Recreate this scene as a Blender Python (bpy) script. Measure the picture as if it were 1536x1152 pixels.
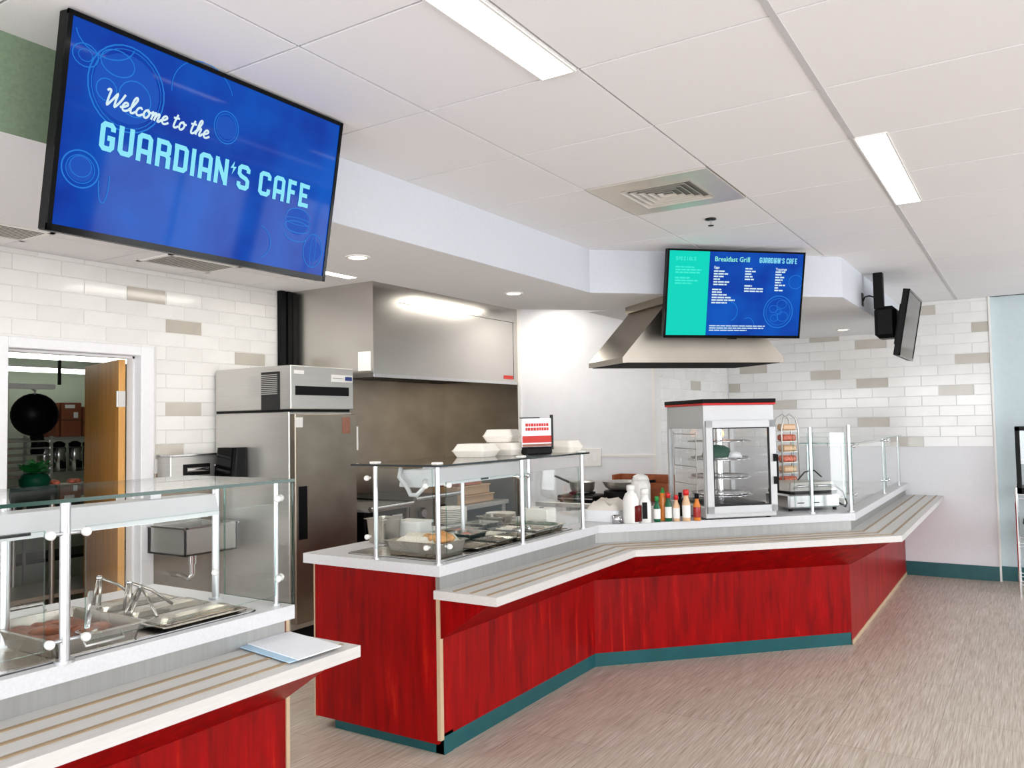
import bpy, bmesh, math, random
from mathutils import Vector, Matrix
random.seed(7)
R_ = math.radians
PI = math.pi
for o in list(bpy.data.objects): bpy.data.objects.remove(o, do_unlink=True)
scene = bpy.context.scene
COL = scene.collection

# ------------------------------------------------------------------ camera, world, exposure
F_PX, YAW, PITCH, ROLL, CZ = 1226.8, -0.5640, 0.0473, -0.0178, 1.5676
H = 2.687          # main ceiling
ZS = 2.403         # underside of the dropped soffit
def cam_axes():
    cy, sy, cp, sp = math.cos(YAW), math.sin(YAW), math.cos(PITCH), math.sin(PITCH)
    f = Vector((sy*cp, cy*cp, sp)); r = Vector((cy, -sy, 0)); u = r.cross(f)
    c, s = math.cos(ROLL), math.sin(ROLL)
    return c*r+s*u, -s*r+c*u, f
CR, CU, CF = cam_axes()
cam = bpy.data.cameras.new('camera'); camo = bpy.data.objects.new('camera', cam); COL.objects.link(camo)
cam.sensor_fit = 'HORIZONTAL'; cam.sensor_width = 36.0; cam.lens = 36.0*F_PX/1536.0
cam.clip_start = 0.02; cam.clip_end = 100
m3 = Matrix((CR, CU, -CF)).transposed().to_4x4(); m3.translation = (0, 0, CZ)
camo.matrix_world = m3
scene.camera = camo
scene.view_settings.view_transform = 'Standard'
scene.view_settings.look = 'None'
scene.view_settings.gamma = 1.0
scene.view_settings.use_curve_mapping = False
scene.view_settings.exposure = 0.10
w = bpy.data.worlds.new('World'); scene.world = w; w.use_nodes = True
bg = w.node_tree.nodes['Background']
bg.inputs[0].default_value = (0.94, 0.965, 1.0, 1); bg.inputs[1].default_value = 7.5
SLOT_EMIT, KITCHEN_EMIT, SPOT_EMIT = 11.5, 12.0, 14.0

# pixel (1536x1152 photograph) -> point on a plane of the room
def ray(x, y): return CF*F_PX + CR*(x-768) - CU*(y-576)
def at_x(x, y, X): d = ray(x, y); return Vector((0, 0, CZ)) + d*(X/d.x)
def at_y(x, y, Y): d = ray(x, y); return Vector((0, 0, CZ)) + d*(Y/d.y)
def at_z(x, y, Z): d = ray(x, y); return Vector((0, 0, CZ)) + d*((Z-CZ)/d.z)

# ------------------------------------------------------------------ materials
def lin(c):
    out = []
    for v in c:
        v = v/255.0
        out.append(v/12.92 if v <= 0.04045 else ((v+0.055)/1.055)**2.4)
    return (out[0], out[1], out[2], 1.0)
MATS = {}
def base_mat(name):
    m = bpy.data.materials.new(name); m.use_nodes = True
    nt = m.node_tree; b = nt.nodes['Principled BSDF']
    MATS[name] = m
    return m, nt, b
def mat(name, col, rough=0.5, metal=0.0, var=0.06, scale=(8, 8, 8), bump=0.0, coat=0.0, detail=4.0, rough_var=0.0, col2=None):
    m, nt, b = base_mat(name)
    c = lin(col)
    tc = nt.nodes.new('ShaderNodeTexCoord'); mp = nt.nodes.new('ShaderNodeMapping')
    mp.inputs['Scale'].default_value = scale
    nt.links.new(tc.outputs['Object'], mp.inputs[0])
    no = nt.nodes.new('ShaderNodeTexNoise'); no.inputs['Scale'].default_value = 1.0; no.inputs['Detail'].default_value = detail
    nt.links.new(mp.outputs[0], no.inputs['Vector'])
    rp = nt.nodes.new('ShaderNodeValToRGB')
    if col2 is None:
        lo = tuple(v*(1-var) for v in c[:3])+(1,); hi = tuple(min(1, v*(1+var)) for v in c[:3])+(1,)
    else: lo, hi = c, lin(col2)
    rp.color_ramp.elements[0].position = 0.3; rp.color_ramp.elements[1].position = 0.7
    rp.color_ramp.elements[0].color = lo; rp.color_ramp.elements[1].color = hi
    nt.links.new(no.outputs['Fac'], rp.inputs[0]); nt.links.new(rp.outputs[0], b.inputs['Base Color'])
    b.inputs['Roughness'].default_value = rough; b.inputs['Metallic'].default_value = metal
    if rough_var:
        mr = nt.nodes.new('ShaderNodeMapRange'); mr.inputs[3].default_value = max(0.02, rough-rough_var); mr.inputs[4].default_value = rough+rough_var
        nt.links.new(no.outputs['Fac'], mr.inputs[0]); nt.links.new(mr.outputs[0], b.inputs['Roughness'])
    if coat: b.inputs['Coat Weight'].default_value = coat; b.inputs['Coat Roughness'].default_value = 0.08
    if bump:
        bp = nt.nodes.new('ShaderNodeBump'); bp.inputs['Strength'].default_value = bump; bp.inputs['Distance'].default_value = 0.002
        nt.links.new(no.outputs['Fac'], bp.inputs['Height']); nt.links.new(bp.outputs[0], b.inputs['Normal'])
    return m
def emit(name, col, strength, gloss=None):
    m, nt, b = base_mat(name)
    b.inputs['Base Color'].default_value = (0.004, 0.004, 0.006, 1) if gloss is not None else lin(col)
    b.inputs['Roughness'].default_value = 0.5 if gloss is None else gloss
    if gloss is not None: b.inputs['Specular IOR Level'].default_value = 0.07
    b.inputs['Emission Color'].default_value = lin(col); b.inputs['Emission Strength'].default_value = strength
    return m
def glass(name, tint, refl=1.0, rough=0.0):
    m = bpy.data.materials.new(name); m.use_nodes = True; nt = m.node_tree; nt.nodes.clear(); MATS[name] = m
    out = nt.nodes.new('ShaderNodeOutputMaterial'); mx = nt.nodes.new('ShaderNodeMixShader')
    tr = nt.nodes.new('ShaderNodeBsdfTransparent'); gl = nt.nodes.new('ShaderNodeBsdfGlossy')
    tr.inputs[0].default_value = tint; gl.inputs['Roughness'].default_value = rough; gl.inputs['Color'].default_value = (refl, refl, refl, 1)
    lw = nt.nodes.new('ShaderNodeLayerWeight'); lw.inputs[0].default_value = 0.5
    pw = nt.nodes.new('ShaderNodeMath'); pw.operation = 'POWER'; pw.inputs[1].default_value = 5.0; nt.links.new(lw.outputs['Facing'], pw.inputs[0])
    fr = nt.nodes.new('ShaderNodeMath'); fr.operation = 'MULTIPLY_ADD'; fr.inputs[1].default_value = 0.9; fr.inputs[2].default_value = 0.035; nt.links.new(pw.outputs[0], fr.inputs[0])
    nt.links.new(fr.outputs[0], mx.inputs[0]); nt.links.new(tr.outputs[0], mx.inputs[1]); nt.links.new(gl.outputs[0], mx.inputs[2])
    nt.links.new(mx.outputs[0], out.inputs[0])
    return m

mat('paint_white', (232, 232, 235), 0.6, var=0.02, bump=0.05, scale=(60, 60, 60))
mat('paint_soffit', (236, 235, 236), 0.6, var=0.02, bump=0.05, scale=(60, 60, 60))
mat('soffit_face_grey', (198, 201, 208), 0.6, var=0.02, bump=0.05, scale=(60, 60, 60))  # soffit face toned greyer than its underside
mat('paint_kitchen', (228, 228, 231), 0.55, var=0.02)
mat('steel_canopy', (176, 168, 156), 0.3, 1.0, var=0.05, scale=(3, 3, 3), rough_var=0.04)
mat('diffuser_metal', (214, 208, 198), 0.35, 0.3, var=0.03)
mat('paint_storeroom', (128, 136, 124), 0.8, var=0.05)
mat('edge_green', (4, 58, 46), 0.2, var=0.1)
mat('edge_dark', (22, 30, 30), 0.2, var=0.1)
mat('steel_pan', (172, 166, 156), 0.27, 1.0, var=0.08, scale=(6, 6, 6), rough_var=0.06)
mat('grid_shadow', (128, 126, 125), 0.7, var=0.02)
mat('soffit_sage', (112, 130, 106), 0.8, var=0.12, bump=0.2, scale=(90, 90, 90))  # sage tone for the near stretch of the soffit face
mat('paint_blue', (194, 208, 212), 0.6, var=0.02, scale=(30, 30, 30))
mat('paint_green', (196, 204, 186), 0.7, var=0.03)
mat('ceiling_tile', (236, 234, 235), 0.9, var=0.025, scale=(220, 220, 220), bump=0.25)
mat('grid_metal', (196, 195, 196), 0.5, var=0.02)
mat('grout', (228, 226, 222), 0.9, var=0.04, scale=(40, 40, 40))
mat('counter_white', (208, 208, 210), 0.32, var=0.05, scale=(120, 120, 120), detail=6)
mat('rail_white', (206, 203, 199), 0.35, var=0.05, scale=(120, 10, 120), detail=6)
mat('rail_strip', (158, 134, 100), 0.4, 0.2, var=0.08)
mat('steel', (198, 196, 191), 0.36, 0.75, var=0.05, scale=(3, 3, 160), rough_var=0.06)
mat('steel_bright', (205, 205, 205), 0.22, 1.0, var=0.06, scale=(60, 60, 3), rough_var=0.05)
mat('steel_warm', (158, 148, 134), 0.36, 1.0, var=0.2, scale=(2.2, 2.2, 3.0), rough_var=0.12)
mat('steel_hood', (198, 194, 188), 0.24, 1.0, var=0.03, scale=(2, 2, 2), rough_var=0.03)
mat('steel_grey_panel', (168, 168, 165), 0.42, 0.7, var=0.06, scale=(3, 60, 3))
mat('chrome', (225, 226, 228), 0.12, 1.0, var=0.02)
mat('post_metal', (206, 208, 210), 0.28, 0.9, var=0.03)
mat('lamp_enamel', (200, 202, 203), 0.35, 0.25, var=0.02)
mat('teal_vinyl', (8, 82, 86), 0.35, var=0.12, scale=(6, 6, 6))
mat('black', (14, 14, 15), 0.4, var=0.2)
mat('black_gloss', (8, 8, 9), 0.12, var=0.1)
mat('dark_grey', (48, 48, 48), 0.5, var=0.1)
mat('dark_iron', (30, 28, 26), 0.45, 0.5, var=0.2)
mat('white_plastic', (232, 230, 226), 0.4, var=0.02)
mat('foam', (236, 230, 220), 0.75, var=0.03, bump=0.1, scale=(90, 90, 90))
mat('paper', (236, 238, 242), 0.8, var=0.02)
mat('paper_blue', (176, 206, 226), 0.8, var=0.03)
mat('oak', (208, 146, 68), 0.45, var=0.14, scale=(26, 26, 1.6), detail=6)
mat('oak_edge', (214, 158, 84), 0.5, var=0.1, scale=(40, 40, 2))
mat('crate_wood', (158, 82, 40), 0.5, var=0.2, scale=(30, 4, 30))
mat('cardboard', (132, 72, 44), 0.8, var=0.08)
mat('cardboard_light', (196, 158, 118), 0.8, var=0.06)
mat('meat', (128, 66, 30), 0.5, var=0.45, scale=(34, 34, 34), bump=0.6, detail=8)
mat('bread', (206, 150, 92), 0.7, var=0.3, scale=(40, 40, 40), bump=0.4)
mat('rice', (232, 224, 210), 0.7, var=0.14, scale=(120, 120, 120), bump=0.6)
mat('salad', (66, 92, 70), 0.5, var=0.5, scale=(60, 60, 60), bump=0.6)
mat('tomato', (206, 110, 84), 0.4, var=0.35, scale=(60, 60, 60), bump=0.5)
mat('brown_food', (112, 92, 70), 0.5, var=0.5, scale=(50, 50, 50), bump=0.6)
mat('green_leaf', (20, 126, 52), 0.5, var=0.3, scale=(40, 40, 40))
mat('green_plastic', (8, 74, 52), 0.3, var=0.1)
mat('red_plastic', (196, 24, 22), 0.35, var=0.08)
mat('sauce_red', (150, 26, 20), 0.2, var=0.12)
mat('sauce_brown', (96, 26, 22), 0.2, var=0.12)
mat('sauce_orange', (206, 120, 40), 0.25, var=0.12)
mat('sauce_pale', (216, 178, 140), 0.3, var=0.1)
mat('bottle_green', (16, 88, 56), 0.12, var=0.1)
mat('label_white', (232, 230, 226), 0.6, var=0.03)
mat('label_red', (196, 46, 36), 0.6, var=0.05)
mat('label_blue', (30, 50, 120), 0.5, var=0.05)
mat('label_brown', (150, 100, 80), 0.6, var=0.15, scale=(60, 60, 60))
mat('ink', (40, 40, 44), 0.6, var=0.03)
mat('trim_beige', (196, 172, 140), 0.5, var=0.04)
mat('rubber_blackened', (24, 24, 24), 0.7, var=0.1)
emit('slot_light', (252, 253, 255), SLOT_EMIT)
emit('kitchen_light', (255, 250, 240), KITCHEN_EMIT)
emit('spot_light', (255, 224, 186), SPOT_EMIT)
emit('tube_light', (250, 255, 246), 6.0)
emit('warm_bulb', (255, 170, 110), 3.0)
glass('glass', (0.975, 0.99, 0.985, 1))
glass('glass_clear', (0.985, 0.99, 0.99, 1))
glass('glass_edge', (0.16, 0.42, 0.34, 1), rough=0.1)
glass('glass_edge_dark', (0.05, 0.09, 0.085, 1), rough=0.1)
glass('glass_edge_pale', (0.72, 0.84, 0.82, 1), rough=0.1)
glass('glass_edge_deep', (0.03, 0.16, 0.12, 1), rough=0.1)

def tile_material(name, c1, c2, rough):
    m, nt, b = base_mat(name)
    oi = nt.nodes.new('ShaderNodeObjectInfo'); tc = nt.nodes.new('ShaderNodeTexCoord')
    no = nt.nodes.new('ShaderNodeTexNoise'); no.inputs['Scale'].default_value = 9; no.inputs['Detail'].default_value = 5
    nt.links.new(tc.outputs['Object'], no.inputs['Vector'])
    mx = nt.nodes.new('ShaderNodeMix'); mx.data_type = 'RGBA'
    mx.inputs[6].default_value = lin(c1); mx.inputs[7].default_value = lin(c2)
    ad = nt.nodes.new('ShaderNodeMath'); ad.operation = 'MULTIPLY_ADD'; ad.inputs[1].default_value = 0.5
    nt.links.new(oi.outputs['Random'], ad.inputs[0]); 
    m2 = nt.nodes.new('ShaderNodeMath'); m2.operation = 'MULTIPLY'; m2.inputs[1].default_value = 0.5
    nt.links.new(no.outputs['Fac'], m2.inputs[0]); nt.links.new(m2.outputs[0], ad.inputs[2])
    nt.links.new(ad.outputs[0], mx.inputs[0]); nt.links.new(mx.outputs[2], b.inputs['Base Color'])
    b.inputs['Roughness'].default_value = rough
    return m
tile_material('wall_tile', (222, 220, 217), (238, 237, 234), 0.12)
tile_material('accent_tile', (178, 172, 160), (202, 197, 187), 0.10)

def red_wood(name, dark, light, streak):
    m, nt, b = base_mat(name)
    tc = nt.nodes.new('ShaderNodeTexCoord')
    mp = nt.nodes.new('ShaderNodeMapping'); mp.inputs['Scale'].default_value = (9, 9, 0.9); nt.links.new(tc.outputs['Object'], mp.inputs[0])
    n1 = nt.nodes.new('ShaderNodeTexNoise'); n1.inputs['Scale'].default_value = 2.2; n1.inputs['Detail'].default_value = 8; n1.inputs['Roughness'].default_value = 0.65
    n1.inputs['Distortion'].default_value = 0.6
    nt.links.new(mp.outputs[0], n1.inputs['Vector'])
    r1 = nt.nodes.new('ShaderNodeValToRGB')
    e = r1.color_ramp.elements; e[0].position = 0.28; e[0].color = lin(dark); e[1].position = 0.60; e[1].color = lin(light)
    x = r1.color_ramp.elements.new(0.74); x.color = lin(streak)
    nt.links.new(n1.outputs['Fac'], r1.inputs[0]); nt.links.new(r1.outputs[0], b.inputs['Base Color'])
    b.inputs['Roughness'].default_value = 0.36; b.inputs['Specular IOR Level'].default_value = 0.16
    return m
red_wood('red_laminate', (104, 1, 2), (158, 2, 5), (196, 44, 14))

def floor_material():
    m, nt, b = base_mat('floor_vinyl')
    tc = nt.nodes.new('ShaderNodeTexCoord')
    def noise(scale, s, d=6, rough=0.6):
        mp = nt.nodes.new('ShaderNodeMapping'); mp.inputs['Scale'].default_value = scale; nt.links.new(tc.outputs['Object'], mp.inputs[0])
        n = nt.nodes.new('ShaderNodeTexNoise'); n.inputs['Scale'].default_value = s; n.inputs['Detail'].default_value = d; n.inputs['Roughness'].default_value = rough
        nt.links.new(mp.outputs[0], n.inputs['Vector']); return n
    n1 = noise((46, 1.3, 1), 2.4); n2 = noise((130, 3.5, 1), 2.0, 3)
    mixf = nt.nodes.new('ShaderNodeMath'); mixf.operation = 'MULTIPLY_ADD'; mixf.inputs[1].default_value = 0.45
    nt.links.new(n2.outputs['Fac'], mixf.inputs[0])
    sc = nt.nodes.new('ShaderNodeMath'); sc.operation = 'MULTIPLY'; sc.inputs[1].default_value = 0.6
    nt.links.new(n1.outputs['Fac'], sc.inputs[0]); nt.links.new(sc.outputs[0], mixf.inputs[2])
    rp = nt.nodes.new('ShaderNodeValToRGB'); e = rp.color_ramp.elements
    e[0].position = 0.36; e[0].color = lin((150, 134, 117)); e[1].position = 0.66; e[1].color = lin((218, 209, 198))
    x = rp.color_ramp.elements.new(0.5); x.color = lin((189, 176, 161))
    nt.links.new(mixf.outputs[0], rp.inputs[0])
    # plank seams: faint
    br = nt.nodes.new('ShaderNodeTexBrick'); br.inputs['Scale'].default_value = 1.0
    mpb = nt.nodes.new('ShaderNodeMapping'); mpb.inputs['Rotation'].default_value = (0, 0, R_(90)); nt.links.new(tc.outputs['Object'], mpb.inputs[0])
    nt.links.new(mpb.outputs[0], br.inputs['Vector'])
    br.inputs['Brick Width'].default_value = 1.2; br.inputs['Row Height'].default_value = 0.45; br.inputs['Mortar Size'].default_value = 0.0016
    br.inputs['Color1'].default_value = (1, 1, 1, 1); br.inputs['Color2'].default_value = (0.9, 0.9, 0.9, 1); br.inputs['Mortar'].default_value = (0.5, 0.47, 0.44, 1)
    mul = nt.nodes.new('ShaderNodeMix'); mul.data_type = 'RGBA'; mul.blend_type = 'MULTIPLY'; mul.inputs[0].default_value = 0.8
    nt.links.new(rp.outputs[0], mul.inputs[6]); nt.links.new(br.outputs['Color'], mul.inputs[7])
    nt.links.new(mul.outputs[2], b.inputs['Base Color'])
    b.inputs['Roughness'].default_value = 0.42
    bp = nt.nodes.new('ShaderNodeBump'); bp.inputs['Strength'].default_value = 0.12; bp.inputs['Distance'].default_value = 0.001
    nt.links.new(mixf.outputs[0], bp.inputs['Height']); nt.links.new(bp.outputs[0], b.inputs['Normal'])
floor_material()

for n_ in ('black', 'black_gloss', 'dark_grey', 'rubber_blackened', 'sauce_brown', 'green_plastic'): MATS[n_].node_tree.nodes['Principled BSDF'].inputs['Specular IOR Level'].default_value = 0.12
# ------------------------------------------------------------------ mesh helpers
class MB:
    def __init__(s): s.v = []; s.f = []; s.sm = []
    def add(s, vs, fs, smooth=False, M=None):
        n = len(s.v)
        for p in vs: s.v.append(tuple(M @ Vector(p)) if M is not None else tuple(p))
        for f in fs: s.f.append([i+n for i in f]); s.sm.append(smooth)
        return s
    def box(s, x0, x1, y0, y1, z0, z1, M=None):
        if x0 > x1: x0, x1 = x1, x0
        if y0 > y1: y0, y1 = y1, y0
        if z0 > z1: z0, z1 = z1, z0
        vs = [(x0,y0,z0),(x1,y0,z0),(x1,y1,z0),(x0,y1,z0),(x0,y0,z1),(x1,y0,z1),(x1,y1,z1),(x0,y1,z1)]
        return s.add(vs, [(0,3,2,1),(4,5,6,7),(0,1,5,4),(1,2,6,5),(2,3,7,6),(3,0,4,7)], M=M)
    def bbox(s, x0, x1, y0, y1, z0, z1, b=0.004, M=None):
        """box with chamfered edges"""
        bm = bmesh.new(); bmesh.ops.create_cube(bm, size=1)
        for v in bm.verts:
            v.co = Vector(((x0+x1)/2+v.co.x*(x1-x0), (y0+y1)/2+v.co.y*(y1-y0), (z0+z1)/2+v.co.z*(z1-z0)))
        bmesh.ops.bevel(bm, geom=list(bm.edges), offset=b, segments=1, affect='EDGES')
        s.frombm(bm, M); return s
    def frombm(s, bm, M=None, smooth=False):
        bm.verts.ensure_lookup_table(); bm.verts.index_update()
        s.add([v.co.copy() for v in bm.verts], [[v.index for v in f.verts] for f in bm.faces], smooth, M); bm.free()
    def prism(s, poly, z0, z1, M=None):
        n = len(poly)
        a = sum(poly[i][0]*poly[(i+1)%n][1]-poly[(i+1)%n][0]*poly[i][1] for i in range(n))
        if a < 0: poly = list(reversed(poly))
        vs = [(p[0],p[1],z0) for p in poly]+[(p[0],p[1],z1) for p in poly]
        fs = [list(range(n-1,-1,-1)), list(range(n,2*n))]+[(i,(i+1)%n,n+(i+1)%n,n+i) for i in range(n)]
        return s.add(vs, fs, M=M)
    def hull(s, bottom, top, M=None):
        """two loops of equal count (3D points) joined"""
        n = len(bottom)
        return s.add(list(bottom)+list(top), [list(range(n-1,-1,-1)), list(range(n,2*n))]+[(i,(i+1)%n,n+(i+1)%n,n+i) for i in range(n)], M=M)
    def cyl(s, p0, p1, r0, r1=None, n=14, cap=True, M=None):
        r1 = r0 if r1 is None else r1
        p0, p1 = Vector(p0), Vector(p1); d = (p1-p0).normalized()
        a = Vector((0,0,1)) if abs(d.z) < 0.9 else Vector((1,0,0))
        u = d.cross(a).normalized(); v = d.cross(u)
        vs = []
        for p, r in ((p0, r0), (p1, r1)):
            for i in range(n):
                t = 2*PI*i/n; vs.append(p+u*(r*math.cos(t))+v*(r*math.sin(t)))
        nb = len(s.v)
        s.add(vs, [(i, n+i, n+(i+1)%n, (i+1)%n) for i in range(n)], True, M)
        if cap: s.add(vs, [list(range(n)), list(range(2*n-1, n-1, -1))], False, M)
        return s
    def lathe(s, prof, c=(0,0,0), n=18, M=None, sx=1, sy=1):
        vs = []
        for r, z in prof:
            for i in range(n):
                t = 2*PI*i/n; vs.append((c[0]+r*sx*math.cos(t), c[1]+r*sy*math.sin(t), c[2]+z))
        fs = []
        for k in range(len(prof)-1):
            for i in range(n):
                j = (i+1)%n; fs.append((k*n+i, k*n+j, (k+1)*n+j, (k+1)*n+i))
        fs.append(list(range(n-1,-1,-1))); fs.append([(len(prof)-1)*n+i for i in range(n)])
        return s.add(vs, fs, True, M)
    def tube(s, pts, r, n=8, M=None, closed=False):
        pts = [Vector(p) for p in pts]; N = len(pts); vs = []; up = None
        for i, p in enumerate(pts):
            if closed: d = pts[(i+1)%N]-pts[i-1]
            else: d = pts[min(i+1,N-1)]-pts[max(i-1,0)]
            d.normalize()
            if up is None:
                a = Vector((0,0,1)) if abs(d.z) < 0.9 else Vector((1,0,0)); u = d.cross(a).normalized()
            else: u = (up-d*up.dot(d)).normalized()
            up = u; v = d.cross(u)
            for k in range(n):
                t = 2*PI*k/n; vs.append(p+u*(r*math.cos(t))+v*(r*math.sin(t)))
        fs = []
        for i in range(N if closed else N-1):
            j = (i+1)%N
            for k in range(n): fs.append((i*n+k, j*n+k, j*n+(k+1)%n, i*n+(k+1)%n))
        if not closed: fs.append(list(range(n))); fs.append([(N-1)*n+k for k in range(n-1,-1,-1)])
        return s.add(vs, fs, True, M)
    def build(s, name, material, parent=None, kind=None):
        me = bpy.data.meshes.new(name); me.from_pydata([tuple(v) for v in s.v], [], s.f)
        bm = bmesh.new(); bm.from_mesh(me); bmesh.ops.recalc_face_normals(bm, faces=bm.faces); bm.to_mesh(me); bm.free()
        me.polygons.foreach_set('use_smooth', s.sm); me.update()
        me.materials.append(MATS[material])
        o = bpy.data.objects.new(name, me); COL.objects.link(o)
        if parent is not None:
            o.parent = parent; o.matrix_parent_inverse = INV.get(parent.name, Matrix())
        if kind: o['kind'] = kind
        return o
INV = {}
def tag(o, label, cat, group=None):
    o['label'] = label; o['category'] = cat
    if group: o['group'] = group
    return o
def thing(name, label, cat, loc=(0,0,0), group=None):
    """Empty at the thing's base; parts are built in world coordinates"""
    o = bpy.data.objects.new(name, None); COL.objects.link(o); o.location = loc; o.empty_display_size = 0.05
    INV[o.name] = Matrix.Translation(loc).inverted()
    return tag(o, label, cat, group)
def lthing(name, label, cat, loc=(0,0,0), rz=0.0, tilt=0.0, group=None):
    """Empty with a pose; parts are built in its local coordinates"""
    o = bpy.data.objects.new(name, None); COL.objects.link(o); o.location = loc; o.rotation_euler = (tilt, 0, rz); o.empty_display_size = 0.05
    INV[o.name] = Matrix()
    return tag(o, label, cat, group)
def struct(o): o['kind'] = 'structure'; return o
def sthing(name, loc=(0,0,0)):
    o = bpy.data.objects.new(name, None); COL.objects.link(o); o.location = loc; INV[o.name] = Matrix.Translation(loc).inverted(); o['kind'] = 'structure'
    return o
def copy_obj(o, parent, loc=None):
    c = o.copy(); COL.objects.link(c); c.parent = parent
    if loc is not None: c.location = loc
    return c
def copy_tree(o, loc, rz, label, group=None):
    r = o.copy(); COL.objects.link(r); r.location = loc; r.rotation_euler = (o.rotation_euler[0], 0, rz); r['label'] = label
    if group: r['group'] = group
    for ch in list(o.children):
        c = ch.copy(); COL.objects.link(c); c.parent = r
        for g in list(ch.children):
            d = g.copy(); COL.objects.link(d); d.parent = c
    return r
def rounded_rect(x0, x1, y0, y1, r, n=4):
    pts = []
    for cx, cy, a0 in ((x1-r,y1-r,0),(x0+r,y1-r,90),(x0+r,y0+r,180),(x1-r,y0+r,270)):
        for k in range(n+1):
            a = R_(a0+90*k/n); pts.append((cx+r*math.cos(a), cy+r*math.sin(a)))
    return pts
D45 = Matrix.Rotation(R_(45), 4, 'Z')      # local x -> (1,1)/sqrt2, local -y -> (1,-1)/sqrt2

# ------------------------------------------------------------------ the room shell
XL = -5.20          # kitchen wall with the doorway
YW = 6.87           # white kitchen end wall
XA = -2.84          # alcove side wall (tiled)
YB = 8.985          # tiled back wall
XR, YF = 4.2, -3.6  # unseen window walls
TILE = 0.61
GX, GY = -1.78, 2.28

fl = MB().box(-8.4, XR, YF, YB+0.3, -0.12, 0).build('floor', 'floor_vinyl', kind='structure')

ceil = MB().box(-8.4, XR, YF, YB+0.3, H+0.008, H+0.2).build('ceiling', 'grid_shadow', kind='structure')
full = None
soff_x = lambda y: -2.395 if y < 4.74 else (-2.395+(y-4.74) if y < 6.06 else -1.08)
gap = 0.0045
slots = []            # light slots (x0,x1,y0,y1)
for (x0, y0) in ((-1.300, 1.06), (-0.552, 3.49), (-0.552, -1.4), (-1.300, -1.4), (0.67, 1.06), (0.67, 3.49), (0.67, 5.93), (1.89, -1.4), (1.89, 1.06), (1.89, 3.49), (1.89, 5.93)):
    slots.append((x0, x0+0.112, y0, y0+1.215))
VENT = (GX, GX+TILE, GY+2*TILE, GY+3*TILE)
for i in range(-2, 6):
    for j in range(-3, 12):
        x0, x1 = GX+i*TILE, GX+(i+1)*TILE; y0, y1 = GY+j*TILE, GY+(j+1)*TILE
        if y0 > YB: continue
        if x1 < -2.395 and i < -1: continue
        if abs(x0-VENT[0]) < .1 and abs(y0-VENT[2]) < .1: continue
        y1c = min(y1, YB); 
        if y1c-y0 < 0.05: continue
        if i == -2 or x0 < -2.5: x0 = max(x0, -2.60)
        key = (x0 == GX+i*TILE, y1c == y1)
        if key == (True, True):
            if full is None:
                full = MB().box(gap, TILE-gap, gap, TILE-gap, 0, 0.016).build('ceiling_tile', 'ceiling_tile', ceil)
                full.location = (x0, y0, H)
            else: copy_obj(full, ceil, (x0, y0, H))
        else:
            MB().box(x0+gap, x1-gap, y0+gap, y1c-gap, H, H+0.016).build('ceiling_tile', 'ceiling_tile', ceil)
MB().box(GX+2*TILE-.010, GX+2*TILE+.010, YF, YB, H-.003, H+.009).build('main_runner', 'grid_metal', ceil)
# kitchen ceiling tiles beyond the soffit
for i in range(-9, -4):
    for j in range(-1, 8):
        x0, y0 = GX+i*TILE, GY+j*TILE
        if x0 < XL-0.3 or y0 > YW: continue
        copy_obj(full, ceil, (x0+0.11, y0+0.2, H))

# soffit: L-shaped band over the counter line
so = sthing('ceiling_soffit', (-2.8, 4.0, ZS))
def band(d0, d1, ys, ye):
    f = lambda d, y: [(-2.41+d, y), (-2.41+d, 4.75-.414*d), (-1.10+d, 6.06-.414*d), (-1.10+d, YB)]
    a = f(d0, ys); b = f(d1, ys); return a+list(reversed(b))
def bandquads(d0, d1, ys, z0, z1, mb):
    a = band(d0, d1, ys, YB); n = 4
    for k in range(3):
        q = [a[k], a[k+1], a[7-k-1], a[7-k]]; mb.prism(q, z0, z1)
    return mb
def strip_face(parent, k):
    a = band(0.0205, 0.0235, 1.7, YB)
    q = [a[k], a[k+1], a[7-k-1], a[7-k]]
    return MB().prism(q, ZS+.0005, H).build('face_panel', 'soffit_face_grey', parent)
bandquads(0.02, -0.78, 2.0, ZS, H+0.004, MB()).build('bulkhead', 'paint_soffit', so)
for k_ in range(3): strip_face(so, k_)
MB().box(-3.42, -2.39, -1.0, 2.0, ZS, H+0.004).build('bulkhead', 'paint_white', so)
MB().box(-2.39, -2.384, -1.0, 1.7, ZS, H).build('sage_face', 'soffit_sage', so)
# filled soffit over the alcove behind the band
MB().prism([(-1.88, 6.36), (-1.88, YB), (XA, YB), (XA, YW), (-2.84, 5.6), (-2.62, 5.6)], ZS+0.002, H+0.004).build('alcove_fill', 'paint_soffit', so)

# walls
wl = sthing('wall_left', (XL, 4.5, 0))
DY0, DY1, DZ = 2.53, 3.40, 2.075      # clear door opening
MB().box(XL-0.12, XL, -1.0, DY0-0.04, 0, H).build('wall_panel', 'grout', wl)
MB().box(XL-0.12, XL, DY1+0.04, YW+0.1, 0, H).build('wall_panel', 'grout', wl)
MB().box(XL-0.12, XL, DY0-0.04, DY1+0.04, DZ+0.04, H).build('wall_panel', 'grout', wl)
MB().box(XL, XL+0.006, 3.48, 4.74, 0, 1.255).build('steel_wainscot', 'steel_warm', wl)
MB().box(XL, XL+0.01, 4.76, YW, 0.0, H).build('steel_backsplash', 'steel_warm', wl)

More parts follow.
